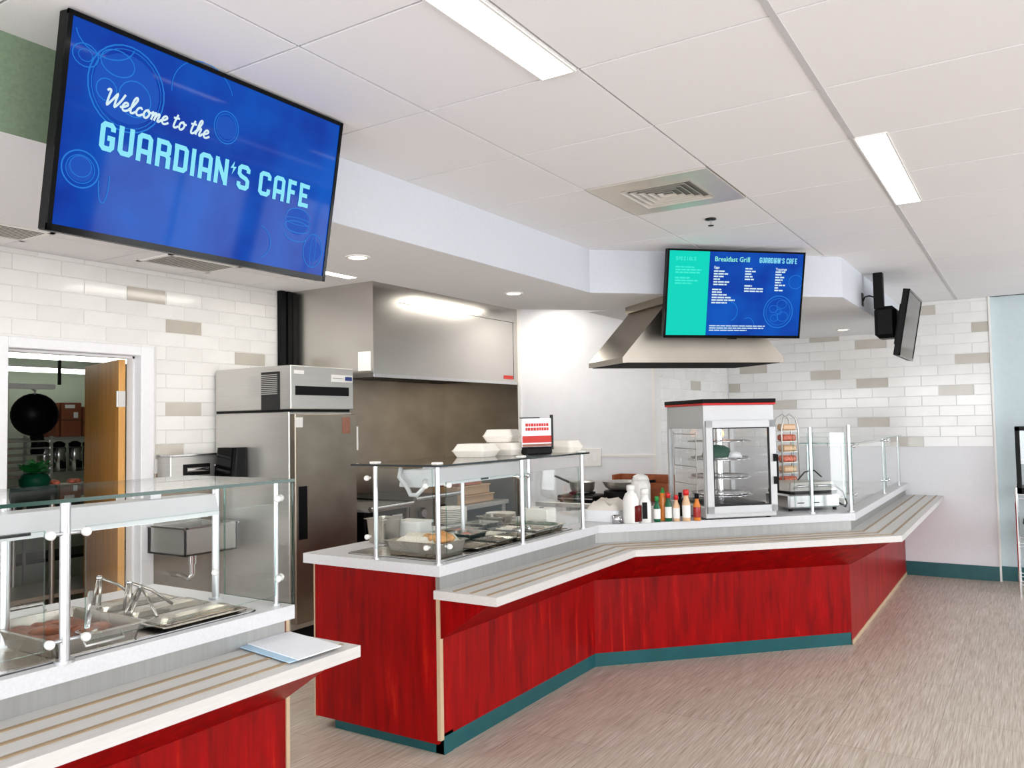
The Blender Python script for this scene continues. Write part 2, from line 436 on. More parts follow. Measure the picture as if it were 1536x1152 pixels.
wk = sthing('wall_kitchen_end', (-4, YW, 0))
MB().box(XL, XA, YW, YW+0.12, 0, H).build('wall_panel', 'paint_kitchen', wk)
MB().box(XL+0.01, -4.27, YW-0.008, YW, 0.0, 2.0).build('steel_cladding', 'steel_warm', wk)
MB().box(-4.27, -4.235, YW-0.016, YW, 0.0, H).build('corner_strip', 'white_plastic', wk)
MB().box(-4.235, XA, YW-0.008, YW, 1.24, 1.262).build('cap_rail', 'white_plastic', wk)
MB().box(-2.86, -2.834, YW-0.006, YW+0.12, 0, ZS).build('corner_bead', 'white_plastic', wk)

wa = sthing('wall_alcove', (XA, 8, 0))
MB().box(XA-0.12, XA, YW+0.01, YB, 0, H).build('wall_panel', 'grout', wa)

wb = sthing('wall_back', (-1.5, YB, 0))
MB().box(XA-0.12, -0.30, YB, YB+0.12, 0, H).build('wall_panel', 'paint_white', wb)
MB().box(-0.302, -0.286, YB-0.014, YB+0.12, 0, H).build('corner_trim', 'white_plastic', wb)
wr = MB().box(-0.29, XR, YB+0.06, YB+0.2, 0, H).build('wall_right', 'paint_blue', kind='structure')
struct(MB().box(-1.10, -0.302, YB-0.014, YB, 0, 0.135).build('baseboard_back', 'teal_vinyl'))
struct(MB().box(-0.286, XR, YB+0.046, YB+0.06, 0, 0.135).build('baseboard_right', 'teal_vinyl'))

# tiles: 0.30 x 0.10 running bond, each tile its own piece
TW, TH, Z0T = 0.30, 0.0995, 1.26
def tile_field(parent, make_pt, u0, u1, z1, dark, skip=None, flip=False):
    """make_pt: (u, z) box -> MB on the wall plane"""
    cache = {}
    k = 0
    while Z0T+k*TH < z1-0.02:
        za = Z0T+k*TH; zb = min(za+TH, z1)
        offs = 0.0 if k % 2 == 0 else 0.15
        n0 = math.floor((u0-offs)/TW)
        for n in range(n0, n0+30):
            a = offs+n*TW; b = a+TW
            a2, b2 = max(a, u0), min(b, u1)
            if b2-a2 < 0.02: continue
            parts = [(a2, b2, za, zb)]
            if skip:
                parts = []
                su0, su1, sz = skip
                if za >= sz or b2 <= su0 or a2 >= su1: parts = [(a2, b2, za, zb)]
                else:
                    if zb > sz+0.02: parts.append((a2, b2, sz, zb))
                    else:
                        if a2 < su0-0.02: parts.append((a2, su0, za, zb))
                        if b2 > su1+0.02: parts.append((su1, b2, za, zb))
            isd = any(a <= du < b and za <= dz < za+TH for du, dz in dark)
            for (p, q, r, t) in parts:
                key = (round(q-p, 3), round(t-r, 3), isd)
                if key in cache:
                    c = cache[key].copy(); COL.objects.link(c)
                else:
                    c = make_pt(q-p, t-r, isd).build('accent_tile' if isd else 'tile', 'accent_tile' if isd else 'wall_tile', parent)
                    cache[key] = c
                c.location = parent_loc(parent, p, r)
        k += 1
WALLPOS = {}
def parent_loc(parent, u, z): return WALLPOS[parent.name](u, z)
def mk(axis):
    def f(w_, h_, isd):
        g = 0.0017; t = 0.005 if not isd else 0.003
        a, b, c, d = g, w_-g, g, h_-g; e = 0.002
        mb = MB()
        if axis == 'y':   # wall plane normal -Y, u = x
            mb.hull([(a,0,c),(b,0,c),(b,0,d),(a,0,d)], [(a+e,-t,c+e),(b-e,-t,c+e),(b-e,-t,d-e),(a+e,-t,d-e)])
        else:             # normal +X, u = y
            mb.hull([(0,a,c),(0,b,c),(0,b,d),(0,a,d)], [(t,a+e,c+e),(t,b-e,c+e),(t,b-e,d-e),(t,a+e,d-e)])
        return mb
    return f
WALLPOS['wall_left'] = lambda u, z: (XL, u, z)
WALLPOS['wall_alcove'] = lambda u, z: (XA, u, z)
WALLPOS['wall_back'] = lambda u, z: (u, YB, z)
dl = [(3.7, 2.30), (3.7, 1.71), (3.6, 1.41), (4.3, 2.10), (3.4, 2.50)]
tile_field(wl, mk('x'), 2.40, 4.62, H, dl, skip=(DY0-0.12, DY1+0.12, DZ+0.07))
da = []
for q in [(1042, 577)]: p = at_x(*q, XA); da.append((p.y, p.z))
tile_field(wa, mk('x'), YW+0.12, YB-0.01, ZS, da)
db = []
for q in [(1305,516),(1238,562),(1307,574),(1458,538),(1433,585),(1132,556),(1180,605),(1391,465),(1472,491),(1102,582),(1222,500),(1361,663),(1296,635)]:
    p = at_y(*q, YB); db.append((p.x, p.z))
tile_field(wb, mk('y'), XA+0.01, -0.305, H-0.002, db)

# unseen window walls behind and to the right of the camera
def window_wall(name, axis, pos, a0, a1, nwin, idx):
    ww = sthing(name, (pos, 0, 0) if axis == 'x' else (0, pos, 0))
    def bx(m, u0, u1, z0, z1, t=0.12, off=0):
        if axis == 'x': m.box(pos+off, pos+off+t, u0, u1, z0, z1)
        else: m.box(u0, u1, pos-off-t, pos-off, z0, z1)
        return m
    bx(MB(), a0, a1, 0, 0.45).build('wall_panel', 'paint_white', ww)
    bx(MB(), a0, a1, 2.5, H).build('wall_panel', 'paint_white', ww)
    step = (a1-a0)/nwin
    for k in range(nwin+1):
        u = a0+k*step
        bx(MB(), u-0.09, u+0.09, 0.45, 2.5).build('wall_pier', 'paint_white', ww)
    for k in range(nwin):
        fr = sthing('window_%d' % (idx+k), (0, 0, 0))
        u0, u1 = a0+k*step+0.09, a0+(k+1)*step-0.09
        m = MB(); bx(m, u0, u1, 0.45, 0.50, 0.05); bx(m, u0, u1, 2.45, 2.5, 0.05); bx(m, u0, u0+0.05, 0.5, 2.45, 0.05); bx(m, u1-0.05, u1, 0.5, 2.45, 0.05); bx(m, (u0+u1)/2-0.02, (u0+u1)/2+0.02, 0.5, 2.45, 0.05)
        m.build('window_frame', 'white_plastic', fr)
window_wall('wall_far_right', 'x', XR, YF, 1.9, 2, 1)
struct(MB().box(XR, XR+0.12, 1.9, 4.8, 0, H).build('wall_far_right_plain', 'paint_white'))
window_wall('wall_far_right_added_windows', 'x', XR, 4.8, YB+0.06, 2, 7)  # unseen windows added here to bring more daylight to the far end
window_wall('wall_behind', 'y', YF, -5.0, XR, 4, 3)
for nm, loc, rot, sx, sy in (('daylight_portal', (XR+0.13, (4.8+YB)/2, 1.475), (0, R_(90), 0), 2.05, YB-4.8), ('daylight_portal', (XR+0.13, (YF+1.9)/2, 1.475), (0, R_(90), 0), 2.05, 1.9-YF), ('daylight_portal', (-0.4, YF-0.13, 1.475), (R_(90), 0, 0), 9.2, 2.05)):
    L = bpy.data.lights.new(nm, 'AREA'); L.shape = 'RECTANGLE'; L.size = sx; L.size_y = sy; L.cycles.is_portal = True; L.energy = 1
    lo = bpy.data.objects.new(nm, L); COL.objects.link(lo); lo.location = loc; lo.rotation_euler = rot
struct(MB().box(-5.12, -5.0, YF, -1.0, 0, H).build('wall_left_rear', 'paint_white'))
struct(MB().box(XL-0.12, -5.0, -1.12, -1.0, 0, H).build('wall_kitchen_side', 'paint_white'))

# ------------------------------------------------------------------ serving counters
WZ, RZ = 0.905, 0.785
def offp(d, ys, ye):
    return [(-2.41+d, ys), (-2.41+d, 4.75-.414*d), (-1.10+d, 6.06-.414*d), (-1.10+d, ye)]
def strip_quads(mb, d0, d1, ys, ye, z0, z1, segs=(0, 1, 2)):
    a, b = offp(d0, ys, ye), offp(d1, ys, ye)
    for k in segs: mb.prism([a[k], a[k+1], b[k+1], b[k]], z0, z1)
    return mb
def wedge(mb, d0, d1, ys, ye, zt, zlow, segs):
    """sloped bracket panel under the tray rail"""
    a, b = offp(d0, ys, ye), offp(d1, ys, ye)
    for k in segs:
        A0, A1, B0, B1 = a[k], a[k+1], b[k], b[k+1]
        mb.hull([(A0[0],A0[1],zlow), (A1[0],A1[1],zlow), (A1[0],A1[1],zt), (A0[0],A0[1],zt)],
                [(A0[0]+(B0[0]-A0[0])*.04, A0[1]+(B0[1]-A0[1])*.04, zlow+.001), (A1[0]+(B1[0]-A1[0])*.04, A1[1]+(B1[1]-A1[1])*.04, zlow+.001), (B1[0],B1[1],zt), (B0[0],B0[1],zt)])
    return mb

YM0, YM1 = 3.125, YB-0.016
# near section of the long counter (cabinet with the red end panel)
c = thing('serving_counter_cabinet', 'red wood-look counter cabinet section with exposed end panel, in the centre', 'cabinet', (-2.8, 4, 0))
MB().prism([(-3.23, YM0+.02), (-2.43, YM0+.02), (-2.43, 4.742), (-3.23, 4.4)], 0.1, 0.853).build('body', 'red_laminate', c)
MB().box(-3.23, -2.425, YM0, YM0+.02, 0.055, 0.853).build('end_panel', 'red_laminate', c)
strip_quads(MB(), -0.02, 0, YM0+.02, YM1, 0.085, 0.853, (0,)).build('front_panel', 'red_laminate', c)
MB().box(-2.425, -2.405, YM0-.003, YM0+.022, 0.075, 0.853).build('corner_trim', 'trim_beige', c)
MB().box(-3.238, -3.23, YM0-.003, YM0+.022, 0.045, 0.853).build('corner_trim', 'trim_beige', c)
m = MB(); m.box(-3.12, -2.41, YM0+.03, YM0+.1, 0, 0.1); strip_quads(m, -0.05, -0.004, YM0+.03, YM1, 0, 0.09, (0,)); m.build('kick_board', 'teal_vinyl', c)
wedge(MB(), 0.001, 0.30, YM0+.004, YM1, RZ-.042, 0.55, (0,)).build('bracket_panel', 'red_laminate', c)
# diagonal section
c = thing('serving_counter_cabinet', 'red wood-look counter cabinet section set diagonally below the display case', 'cabinet', (-1.9, 5.6, 0))
m = MB(); a = offp(-0.02, YM0, YM1); m.prism([a[1], a[2], (-1.83, 6.76), (-2.95, 5.3), (-2.95, 4.53)], 0.1, 0.853); m.build('body', 'red_laminate', c)
strip_quads(MB(), -0.02, 0, YM0, YM1, 0.085, 0.853, (1,)).build('front_panel', 'red_laminate', c)
strip_quads(MB(), -0.05, -0.004, YM0, YM1, 0, 0.09, (1,)).build('kick_board', 'teal_vinyl', c)
wedge(MB(), 0.001, 0.30, YM0, YM1, RZ-.042, 0.55, (1,)).build('bracket_panel', 'red_laminate', c)
# far section to the tiled wall
c = thing('serving_counter_cabinet', 'red wood-look counter cabinet section running to the tiled back wall', 'cabinet', (-1.4, 7.5, 0))
MB().prism([(-1.12, 6.08), (-1.12, YM1), (-1.85, YM1), (-1.85, 6.80)], 0.1, 0.853).build('body', 'red_laminate', c)
strip_quads(MB(), -0.02, 0, YM0, YM1, 0.03, 0.853, (2,)).build('front_panel', 'red_laminate', c)
strip_quads(MB(), 0, 0.006, YM0, YM1, 0.0, 0.03, (2,)).build('base_trim', 'trim_beige', c)
wedge(MB(), 0.001, 0.30, YM0, YM1, RZ-.042, 0.55, (2,)).build('bracket_panel', 'red_laminate', c)

# worktop of the long counter: white slab with an upstand face
wt = thing('serving_worktop', 'long white worktop bending round the red serving counter', 'worktop', (-2.2, 5.2, 0.86))
m = MB()
a = offp(0.055, YM0-.065, YM1)
m.prism([a[0], a[1], (-3.25, 4.45), (-3.25, YM0-.065)], WZ-.05, WZ)
m.prism([a[1], a[2], (-1.60, 6.75), (-2.98, 5.35), (-3.25, 4.45)], WZ-.05, WZ)
m.prism([a[2], a[3], (-1.86, YM1), (-1.86, 6.45), (-1.60, 6.75)], WZ-.05, WZ)
m.build('slab', 'counter_white', wt)
strip_quads(MB(), 0.0, 0.022, YM0-.02, YM1, RZ, WZ-.05).build('fascia', 'steel_grey_panel', wt)
# tray rail
def tray_rail(name, label, loc, segs, ys, ye, d1=0.358):
    t = thing(name, label, 'tray rail', loc)
    strip_quads(MB(), 0.004, d1, ys, ye, RZ-.04, RZ, segs).build('shelf', 'rail_white', t)
    for dd in (0.105, 0.20, 0.295):
        w_ = 0.015
        strip_quads(MB(), dd-w_/2, dd+w_/2, ys+.025, ye-.01, RZ-.001, RZ+.0035, segs).build('slide_strip', 'rail_strip', t)
    return t
tray_rail('tray_rail', 'long white tray rail with brown strips bending round the red counter', (-2.2, 5.2, .745), (0, 1, 2), YM0-.045, YM1)

# left counter
YL0, YL1 = -0.6, 2.165
c = thing('serving_counter_cabinet', 'red wood-look counter cabinet nearest the camera at the left edge', 'cabinet', (-2.8, 1, 0))
MB().box(-3.2, -2.43, YL0, YL1+.0, 0.1, 0.853).build('body', 'red_laminate', c)
MB().box(-2.43, -2.41, YL0, YL1+.022, 0.085, 0.853).build('front_panel', 'red_laminate', c)
MB().box(-3.2, -2.43, YL1, YL1+.02, 0.085, 0.853).build('end_panel', 'red_laminate', c)
MB().box(-2.428, -2.404, YL1+.012, YL1+.028, 0.085, 0.853).build('corner_trim', 'trim_beige', c)
MB().box(-3.1, -2.44, YL0, YL1-.05, 0, 0.1).build('kick_board', 'teal_vinyl', c)
m = MB(); 
m.hull([(-2.409,YL0,.55),(-2.409,YL1,.55),(-2.409,YL1,RZ-.042),(-2.409,YL0,RZ-.042)], [(-2.397,YL0,.551),(-2.397,YL1,.551),(-2.11,YL1,RZ-.042),(-2.11,YL0,RZ-.042)])
m.build('bracket_panel', 'red_laminate', c)
wt2 = thing('serving_worktop', 'short white worktop over the left counter with the covered pans', 'worktop', (-2.8, 1, .86))
MB().box(-3.2, -2.345, YL0, YL1, WZ-.05, WZ).build('slab', 'counter_white', wt2)
MB().box(-2.41, -2.388, YL0, YL1-.01, RZ, WZ-.05).build('fascia', 'steel_grey_panel', wt2)
t = thing('tray_rail', 'white tray rail on the left counter with a menu sheet lying on it', 'tray rail', (-2.2, 1, .745))
MB().box(-2.406, -2.05, YL0, YL1+.035, RZ-.04, RZ).build('shelf', 'rail_white', t)
for dd in (0.105, 0.20, 0.295):
    MB().box(-2.41+dd-.0075, -2.41+dd+.0075, YL0, YL1+.01, RZ-.001, RZ+.0035).build('slide_strip', 'rail_strip', t)

# paper menus on the rail
p = thing('menu_sheet', 'white menu sheet with pale blue sheets under it on the left tray rail', 'paper', (-2.23, 2.04, RZ+.004))
zq = RZ+.006
MB().prism([(-2.405, 1.955), (-2.09, 1.905), (-2.085, 2.02), (-2.39, 2.09)], zq, zq+.004).build('under_sheet', 'paper_blue', p)
m = MB(); m.prism([(-2.395, 1.985), (-2.075, 1.93), (-2.07, 2.125), (-2.385, 2.175)], zq+.005, zq+.009); m.build('top_sheet', 'paper', p)

# ------------------------------------------------------------------ sneeze guards
def clip(parent, pos, axis, mname='white_plastic'):
    p = Vector(pos); d = Vector(axis)
    m = MB(); m.cyl(p, p+d*0.012, 0.013, 0.013, 12); m.cyl(p+d*0.012, p+d*0.018, 0.013, 0.008, 12); m.cyl(p-d*0.02, p, 0.006, n=8)
    return m.build('glass_clip', mname, parent)
def post(parent, x, y, z1, r=0.0135, z0=WZ):
    m = MB(); m.cyl((x, y, z0), (x, y, z1), r, n=16)
    o = m.build('post', 'post_metal', parent)
    m = MB(); m.cyl((x, y, z0), (x, y, z0+.008), r*1.9, n=16); m.build('base_flange', 'post_metal', o)
    return o
def pane(parent, x0, x1, y0, y1, z0, z1, name='glass_pane', M=None, edge='glass_edge'):
    """thin pane with coloured polished edges"""
    o = MB().box(x0, x1, y0, y1, z0, z1, M=M).build(name, 'glass', parent)
    dx, dy, dz = x1-x0, y1-y0, z1-z0; t = min(dx, dy, dz); e = 0.0012
    m = MB()
    if t == dz:
        m.box(x0-e, x1+e, y0-e, y0, z0, z1, M=M); m.box(x0-e, x1+e, y1, y1+e, z0, z1, M=M); m.box(x0-e, x0, y0, y1, z0, z1, M=M); m.box(x1, x1+e, y0, y1, z0, z1, M=M)
    elif t == dx:
        m.box(x0, x1, y0-e, y0, z0, z1, M=M); m.box(x0, x1, y1, y1+e, z0, z1, M=M); m.box(x0, x1, y0, y1, z1, z1+e, M=M); m.box(x0, x1, y0, y1, z0-e, z0, M=M)
    else:
        m.box(x0-e, x0, y0, y1, z0, z1, M=M); m.box(x1, x1+e, y0, y1, z0, z1, M=M); m.box(x0, x1, y0, y1, z1, z1+e, M=M); m.box(x0, x1, y0, y1, z0-e, z0, M=M)
    m.build('polished_edge', edge, o)
    return o
GT = 1.365
# left counter guard
g = thing('sneeze_guard', 'glass sneeze guard with green edges on the left counter', 'sneeze guard', (-2.5, 1.5, WZ))
for (x, y) in ((-2.365, 1.315), (-2.70, 2.09), (-2.70, 1.315), (-2.70, 0.4), (-2.365, 0.4)): post(g, x, y, GT-.004, 0.0145)
post(g, -2.40, 2.125, GT-.004, 0.009)
pane(g, -2.92, -2.30, -0.4, 2.125, GT, GT+.011, 'top_pane', edge='edge_green')
pane(g, -2.70, -2.318, 2.128, 2.136, WZ+.012, GT-.006, 'end_pane')
for z in (1.272, 0.968):
    for dy in (-0.052, 0.052): clip(g, (-2.352, 1.315+dy, z), (1, 0, 0))
    m = MB(); m.cyl((-2.362, 1.255, z), (-2.362, 1.375, z), 0.006, n=8); m.build('clip_arm', 'post_metal', g)
pane(g, -2.366, -2.360, 1.375, 2.09, 0.95, 1.285, 'front_pane', edge='glass_edge_pale')
pane(g, -2.366, -2.360, 0.45, 1.255, 0.95, 1.285, 'front_pane', edge='glass_edge_pale')
for z in (1.30, 1.005): clip(g, (-2.40, 2.140, z), (0, 1, 0)); clip(g, (-2.385, 2.120, z), (0.7, -0.7, 0))
for z in (1.01, 1.34): clip(g, (-2.69, 2.08, z), (0.7, -0.7, 0))
# heat lamp bar
def lamp_bar(label, x, y0, y1, z0, z1, mounts, curved=False):
    t = thing('heat_lamp_bar', label, 'heat lamp', (x, (y0+y1)/2, z0))
    m = MB(); m.prism([(x-.075, z0+.012), (x-.055, z1), (x+.055, z1), (x+.075, z0+.012), (x+.075, z0), (x-.075, z0)], y0, y1, M=Matrix(((1,0,0,0),(0,0,1,0),(0,1,0,0),(0,0,0,1))))
    m.build('housing', 'lamp_enamel', t)
    MB().box(x-.05, x+.05, y0+.03, y1-.03, z0-.004, z0+.001).build('reflector', 'steel_bright', t)
    for yy in mounts: MB().box(x-.02, x+.02, yy-.02, yy+.02, z1, GT).build('mount_bracket', 'lamp_enamel', t)
    return t
lb = lamp_bar('white heat lamp bar hanging under the left sneeze guard', -2.60, -0.3, 1.97, 1.25, 1.325, (1.75, 0.9, 0.2))
MB().box(-2.527, -2.523, 1.17, 1.30, 1.258, 1.268).build('control_slot', 'black', lb)

# middle guard
g = thing('sneeze_guard', 'glass sneeze guard with dark edges on the middle counter, under foam boxes', 'sneeze guard', (-2.55, 3.8, WZ))
for (x, y) in ((-2.385, 3.095), (-2.765, 3.085), (-2.365, 3.82), (-2.365, 4.53), (-2.765, 4.55), (-2.765, 3.82)): post(g, x, y, GT-.002, 0.012)
pane(g, -2.90, -2.345, 3.055, 4.60, GT, GT+.010, 'top_pane', edge='edge_dark')
pane(g, -2.755, -2.40, 3.070, 3.076, 0.96, GT-.01, 'end_pane', edge='glass_edge_pale')
pane(g, -2.372, -2.366, 3.14, 3.775, 0.95, 1.29, 'front_pane', edge='glass_edge_pale'); pane(g, -2.372, -2.366, 3.86, 4.49, 0.95, 1.29, 'front_pane', edge='glass_edge_pale')
for z in (1.275, 0.985):
    for y in (3.145, 3.77, 3.87): clip(g, (-2.362, y, z), (1, 0, 0), 'chrome' if y > 3.2 else 'white_plastic')
    for x in (-2.80, -2.43): clip(g, (x, 3.066, z+(.03 if x < -2.5 else 0)), (0, -1, 0))
for (x, y) in ((-2.765, 3.085), (-2.385, 3.095), (-2.365, 3.82), (-2.365, 4.53)):
    MB().bbox(x-.022, x+.022, y-.022, y+.022, GT+.0102, GT+.022, .004).build('top_cap', 'white_plastic', g)
lb = lamp_bar('white heat lamp bar hanging under the middle sneeze guard', -2.60, 3.16, 4.15, 1.258, 1.342, (3.3, 3.95))
MB().box(-2.526, -2.5225, 3.66, 3.73, 1.262, 1.272).build('control_slot', 'black', lb)
m = MB(); m.tube([(-2.66, 3.155, 1.35), (-2.65, 3.13, 1.31), (-2.60, 3.13, 1.26), (-2.57, 3.12, 1.225), (-2.53, 3.12, 1.225), (-2.50, 3.135, 1.26), (-2.50, 3.155, 1.30)], .011, 8); m.build('power_conduit', 'lamp_enamel', lb)

# right guard over the griddle end
g = thing('sneeze_guard', 'clear glass sneeze guard with tall posts on the far right counter', 'sneeze guard', (-1.1, 7, WZ))
for (x, y, z) in ((-1.30, 5.905, 1.50), (-1.085, 6.11, 1.51)): post(g, x, y, z, 0.012)
for (x, y, z) in ((-1.09, 7.67, 1.37), (-1.42, 7.67, 1.37), (-1.09, 8.6, 1.37), (-1.42, 6.35, 1.37)): post(g, x, y, z, 0.008)
pane(g, -1.078, -1.072, 6.15, 7.62, 0.95, 1.36, 'front_pane', edge='glass_edge_pale'); pane(g, -1.078, -1.072, 7.72, 8.6, 0.95, 1.33, 'front_pane', edge='glass_edge_pale')
pane(g, -1.44, -1.06, 6.2, 8.7, 1.375, 1.383, 'top_pane', edge='glass_edge_pale')
Mg = Matrix.Translation((-1.30, 5.905, 0)) @ D45
pane(g, -0.13, -0.02, -0.004, 0.004, 0.95, 1.46, 'front_pane', M=Mg, edge='glass_edge_pale'); pane(g, 0.02, 0.27, -0.004, 0.004, 0.95, 1.46, 'front_pane', M=Mg, edge='glass_edge_pale')
for z in (1.36, 1.02): clip(g, (-1.066, 6.16, z), (1, 0, 0), 'chrome'); clip(g, (-1.066, 7.6, z), (1, 0, 0), 'chrome'); clip(g, (-1.066, 7.74, z), (1, 0, 0), 'chrome')

# ------------------------------------------------------------------ lettering
def catmull(pts, n=7):
    out = []; P = [pts[0]]+list(pts)+[pts[-1]]
    for i in range(1, len(P)-2):
        p0, p1, p2, p3 = P[i-1], P[i], P[i+1], P[i+2]
        for k in range(n):
            t = k/n
            out.append(tuple(0.5*((2*p1[a])+(-p0[a]+p2[a])*t+(2*p0[a]-5*p1[a]+4*p2[a]-p3[a])*t*t+(-p0[a]+3*p1[a]-3*p2[a]+p3[a])*t**3) for a in (0, 1)))
    out.append(pts[-1]); return out
def stroke(mb, pts, w, y=0.0, closed=False):
    """flat stroked polyline in the local XZ plane"""
    n = len(pts); L = []; Rr = []
    for i in range(n):
        p = Vector(pts[i])
        a = Vector(pts[i-1]) if (i > 0 or closed) else None
        b = Vector(pts[(i+1) % n]) if (i < n-1 or closed) else None
        d1 = (p-a).normalized() if a is not None and (p-a).length > 1e-9 else None
        d2 = (b-p).normalized() if b is not None and (b-p).length > 1e-9 else None
        if d1 is None: d1 = d2
        if d2 is None: d2 = d1
        n1 = Vector((-d1.y, d1.x)); n2 = Vector((-d2.y, d2.x)); m = (n1+n2)
        if m.length < 1e-4: m = n1
        m.normalize(); k = w/2/max(0.45, m.dot(n1))
        L.append(p+m*k); Rr.append(p-m*k)
    vs = [(q.x, y, q.y) for q in L]+[(q.x, y, q.y) for q in Rr]
    fs = [(i, (i+1) % n, n+(i+1) % n, n+i) for i in range(n if closed else n-1)]
    mb.add(vs, fs); return mb
BLOCK = {
 'G': [[(.5,.70),(.5,.82),(.42,.9),(.18,.9),(.1,.82),(.1,.18),(.18,.1),(.42,.1),(.5,.18),(.5,.46),(.3,.46)]],
 'U': [[(.1,1),(.1,.18),(.18,.1),(.42,.1),(.5,.18),(.5,1)]],
 'A': [[(.1,0),(.1,.82),(.18,.9),(.42,.9),(.5,.82),(.5,0)],[(.1,.36),(.5,.36)]],
 'R': [[(.1,0),(.1,.9),(.42,.9),(.5,.82),(.5,.56),(.42,.48),(.15,.48)],[(.4,.48),(.5,.38),(.5,0)]],
 'D': [[(.0,.9),(.42,.9),(.5,.82),(.5,.18),(.42,.1),(.0,.1)],[(.1,.1),(.1,.9)]],
 'I': [[(.1,0),(.1,1)]],
 'N': [[(.1,0),(.1,1)],[(.08,.95),(.52,.05)],[(.5,0),(.5,1)]],
 'S': [[(.5,.70),(.5,.82),(.42,.9),(.18,.9),(.1,.82),(.1,.62),(.18,.54),(.42,.46),(.5,.38),(.5,.18),(.42,.1),(.18,.1),(.1,.18),(.1,.30)]],
 'C': [[(.5,.68),(.5,.82),(.42,.9),(.18,.9),(.1,.82),(.1,.18),(.18,.1),(.42,.1),(.5,.18),(.5,.32)]],
 'F': [[(.1,0),(.1,1)],[(.0,.9),(.5,.9)],[(.1,.5),(.44,.5)]],
 'E': [[(.1,0),(.1,1)],[(.0,.9),(.55,.9)],[(.1,.5),(.46,.5)],[(.0,.1),(.55,.1)]],
 'P': [[(.1,0),(.1,.9),(.42,.9),(.5,.82),(.5,.52),(.42,.44),(.15,.44)]],
 'L': [[(.1,1),(.1,.1),(.55,.1)]],
}
def block_text(mb, chars, z0, h, y, wt=0.19):
    """chars: list of (letter, x0, x1) placed on a baseline"""
    for ch, x0, x1 in chars:
        if ch == "'":
            w_ = x1-x0
            mb.add([(x0+w_*.62, y, z0+h*1.02), (x0+w_*.0, y, z0+h*.72), (x0+w_*.5, y, z0+h*.74), (x0+w_*.3, y, z0+h*.48), (x0+w_*1.0, y, z0+h*.82), (x0+w_*.52, y, z0+h*.80)], [(0,1,2,5), (2,3,4,5)])
            continue
        uw = 0.2 if ch == 'I' else 0.6
        sx = (x1-x0)/uw
        for pl in BLOCK[ch]: stroke(mb, [(x0+px_*sx, z0+pz*h) for px_, pz in pl], wt*h*0.92, y)
    return mb
SCRIPT = {
 'W': ([[(-.02,.86),(.06,.97),(.13,.9),(.12,.5),(.14,.04),(.3,.42),(.44,.82),(.44,.4),(.47,.04),(.64,.45),(.76,.95)]], .72),
 'e': ([[(-.04,.14),(.12,.22),(.26,.38),(.22,.5),(.12,.46),(.06,.24),(.12,.03),(.24,.02),(.38,.16)]], .36),
 'l': ([[(-.02,.14),(.12,.42),(.24,.86),(.18,1.0),(.10,.8),(.07,.3),(.10,.03),(.2,.03),(.3,.16)]], .28),
 'c': ([[(.27,.40),(.2,.5),(.10,.42),(.05,.22),(.10,.03),(.22,.02),(.36,.16)]], .34),
 'o': ([[(.2,.5),(.09,.42),(.05,.22),(.10,.03),(.2,.02),(.28,.18),(.28,.38),(.2,.5),(.24,.38),(.38,.40)]], .38),
 'm': ([[(-.02,.34),(.05,.49),(.07,.3),(.05,.0)],[(.06,.2),(.16,.48),(.21,.4),(.19,.0)],[(.20,.2),(.31,.48),(.37,.4),(.34,.08),(.40,.02),(.5,.16)]], .48),
 't': ([[(.14,.86),(.08,.4),(.07,.1),(.12,.01),(.22,.06),(.28,.16)],[(-.03,.60),(.26,.64)]], .28),
 'h': ([[(-.02,.14),(.12,.46),(.22,.88),(.16,1.0),(.09,.8),(.05,.0)],[(.06,.2),(.18,.48),(.25,.42),(.22,.08),(.28,.01),(.38,.16)]], .38),
 ' ': ([], .22)}
def script_text(mb, text, x0, x1, z0, h, y, wt, shear=0.22):
    tot = sum(SCRIPT[c_][1] for c_ in text); k = (x1-x0)/tot; x = 0
    for c_ in text:
        for pl in SCRIPT[c_][0]:
            pts = catmull([((x+px_)*k+pz*h*shear+x0, z0+pz*h) for px_, pz in pl])
            stroke(mb, pts, wt, y)
        x += SCRIPT[c_][1]
    return mb
def font_text(text, size, y, x, z, bold=0.0, sx=1.0):
    cu = bpy.data.curves.new('tmp', 'FONT'); cu.body = text; cu.size = size; cu.offset = bold; cu.resolution_u = 2
    to = bpy.data.objects.new('tmp', cu); COL.objects.link(to)
    dg = bpy.context.evaluated_depsgraph_get(); me = bpy.data.meshes.new_from_object(to.evaluated_get(dg))
    mb = MB(); mb.add([(x+v.co.x*sx, y, z+v.co.y) for v in me.vertices], [list(p_.vertices) for p_ in me.polygons])
    bpy.data.objects.remove(to); bpy.data.curves.remove(cu); bpy.data.meshes.remove(me)
    return mb
def ring(mb, cx, cz, rx, rz_, w, y, n=28, a0=0, a1=360):
    pts = [(cx+rx*math.cos(R_(a0+(a1-a0)*k/n)), cz+rz_*math.sin(R_(a0+(a1-a0)*k/n))) for k in range(n+(0 if a1-a0 >= 360 else 1))]
    return stroke(mb, pts, w, y, closed=(a1-a0 >= 360))
def flat_rect(mb, x0, x1, z0, z1, y): return mb.add([(x0,y,z0),(x1,y,z0),(x1,y,z1),(x0,y,z1)], [(0,1,2,3)])

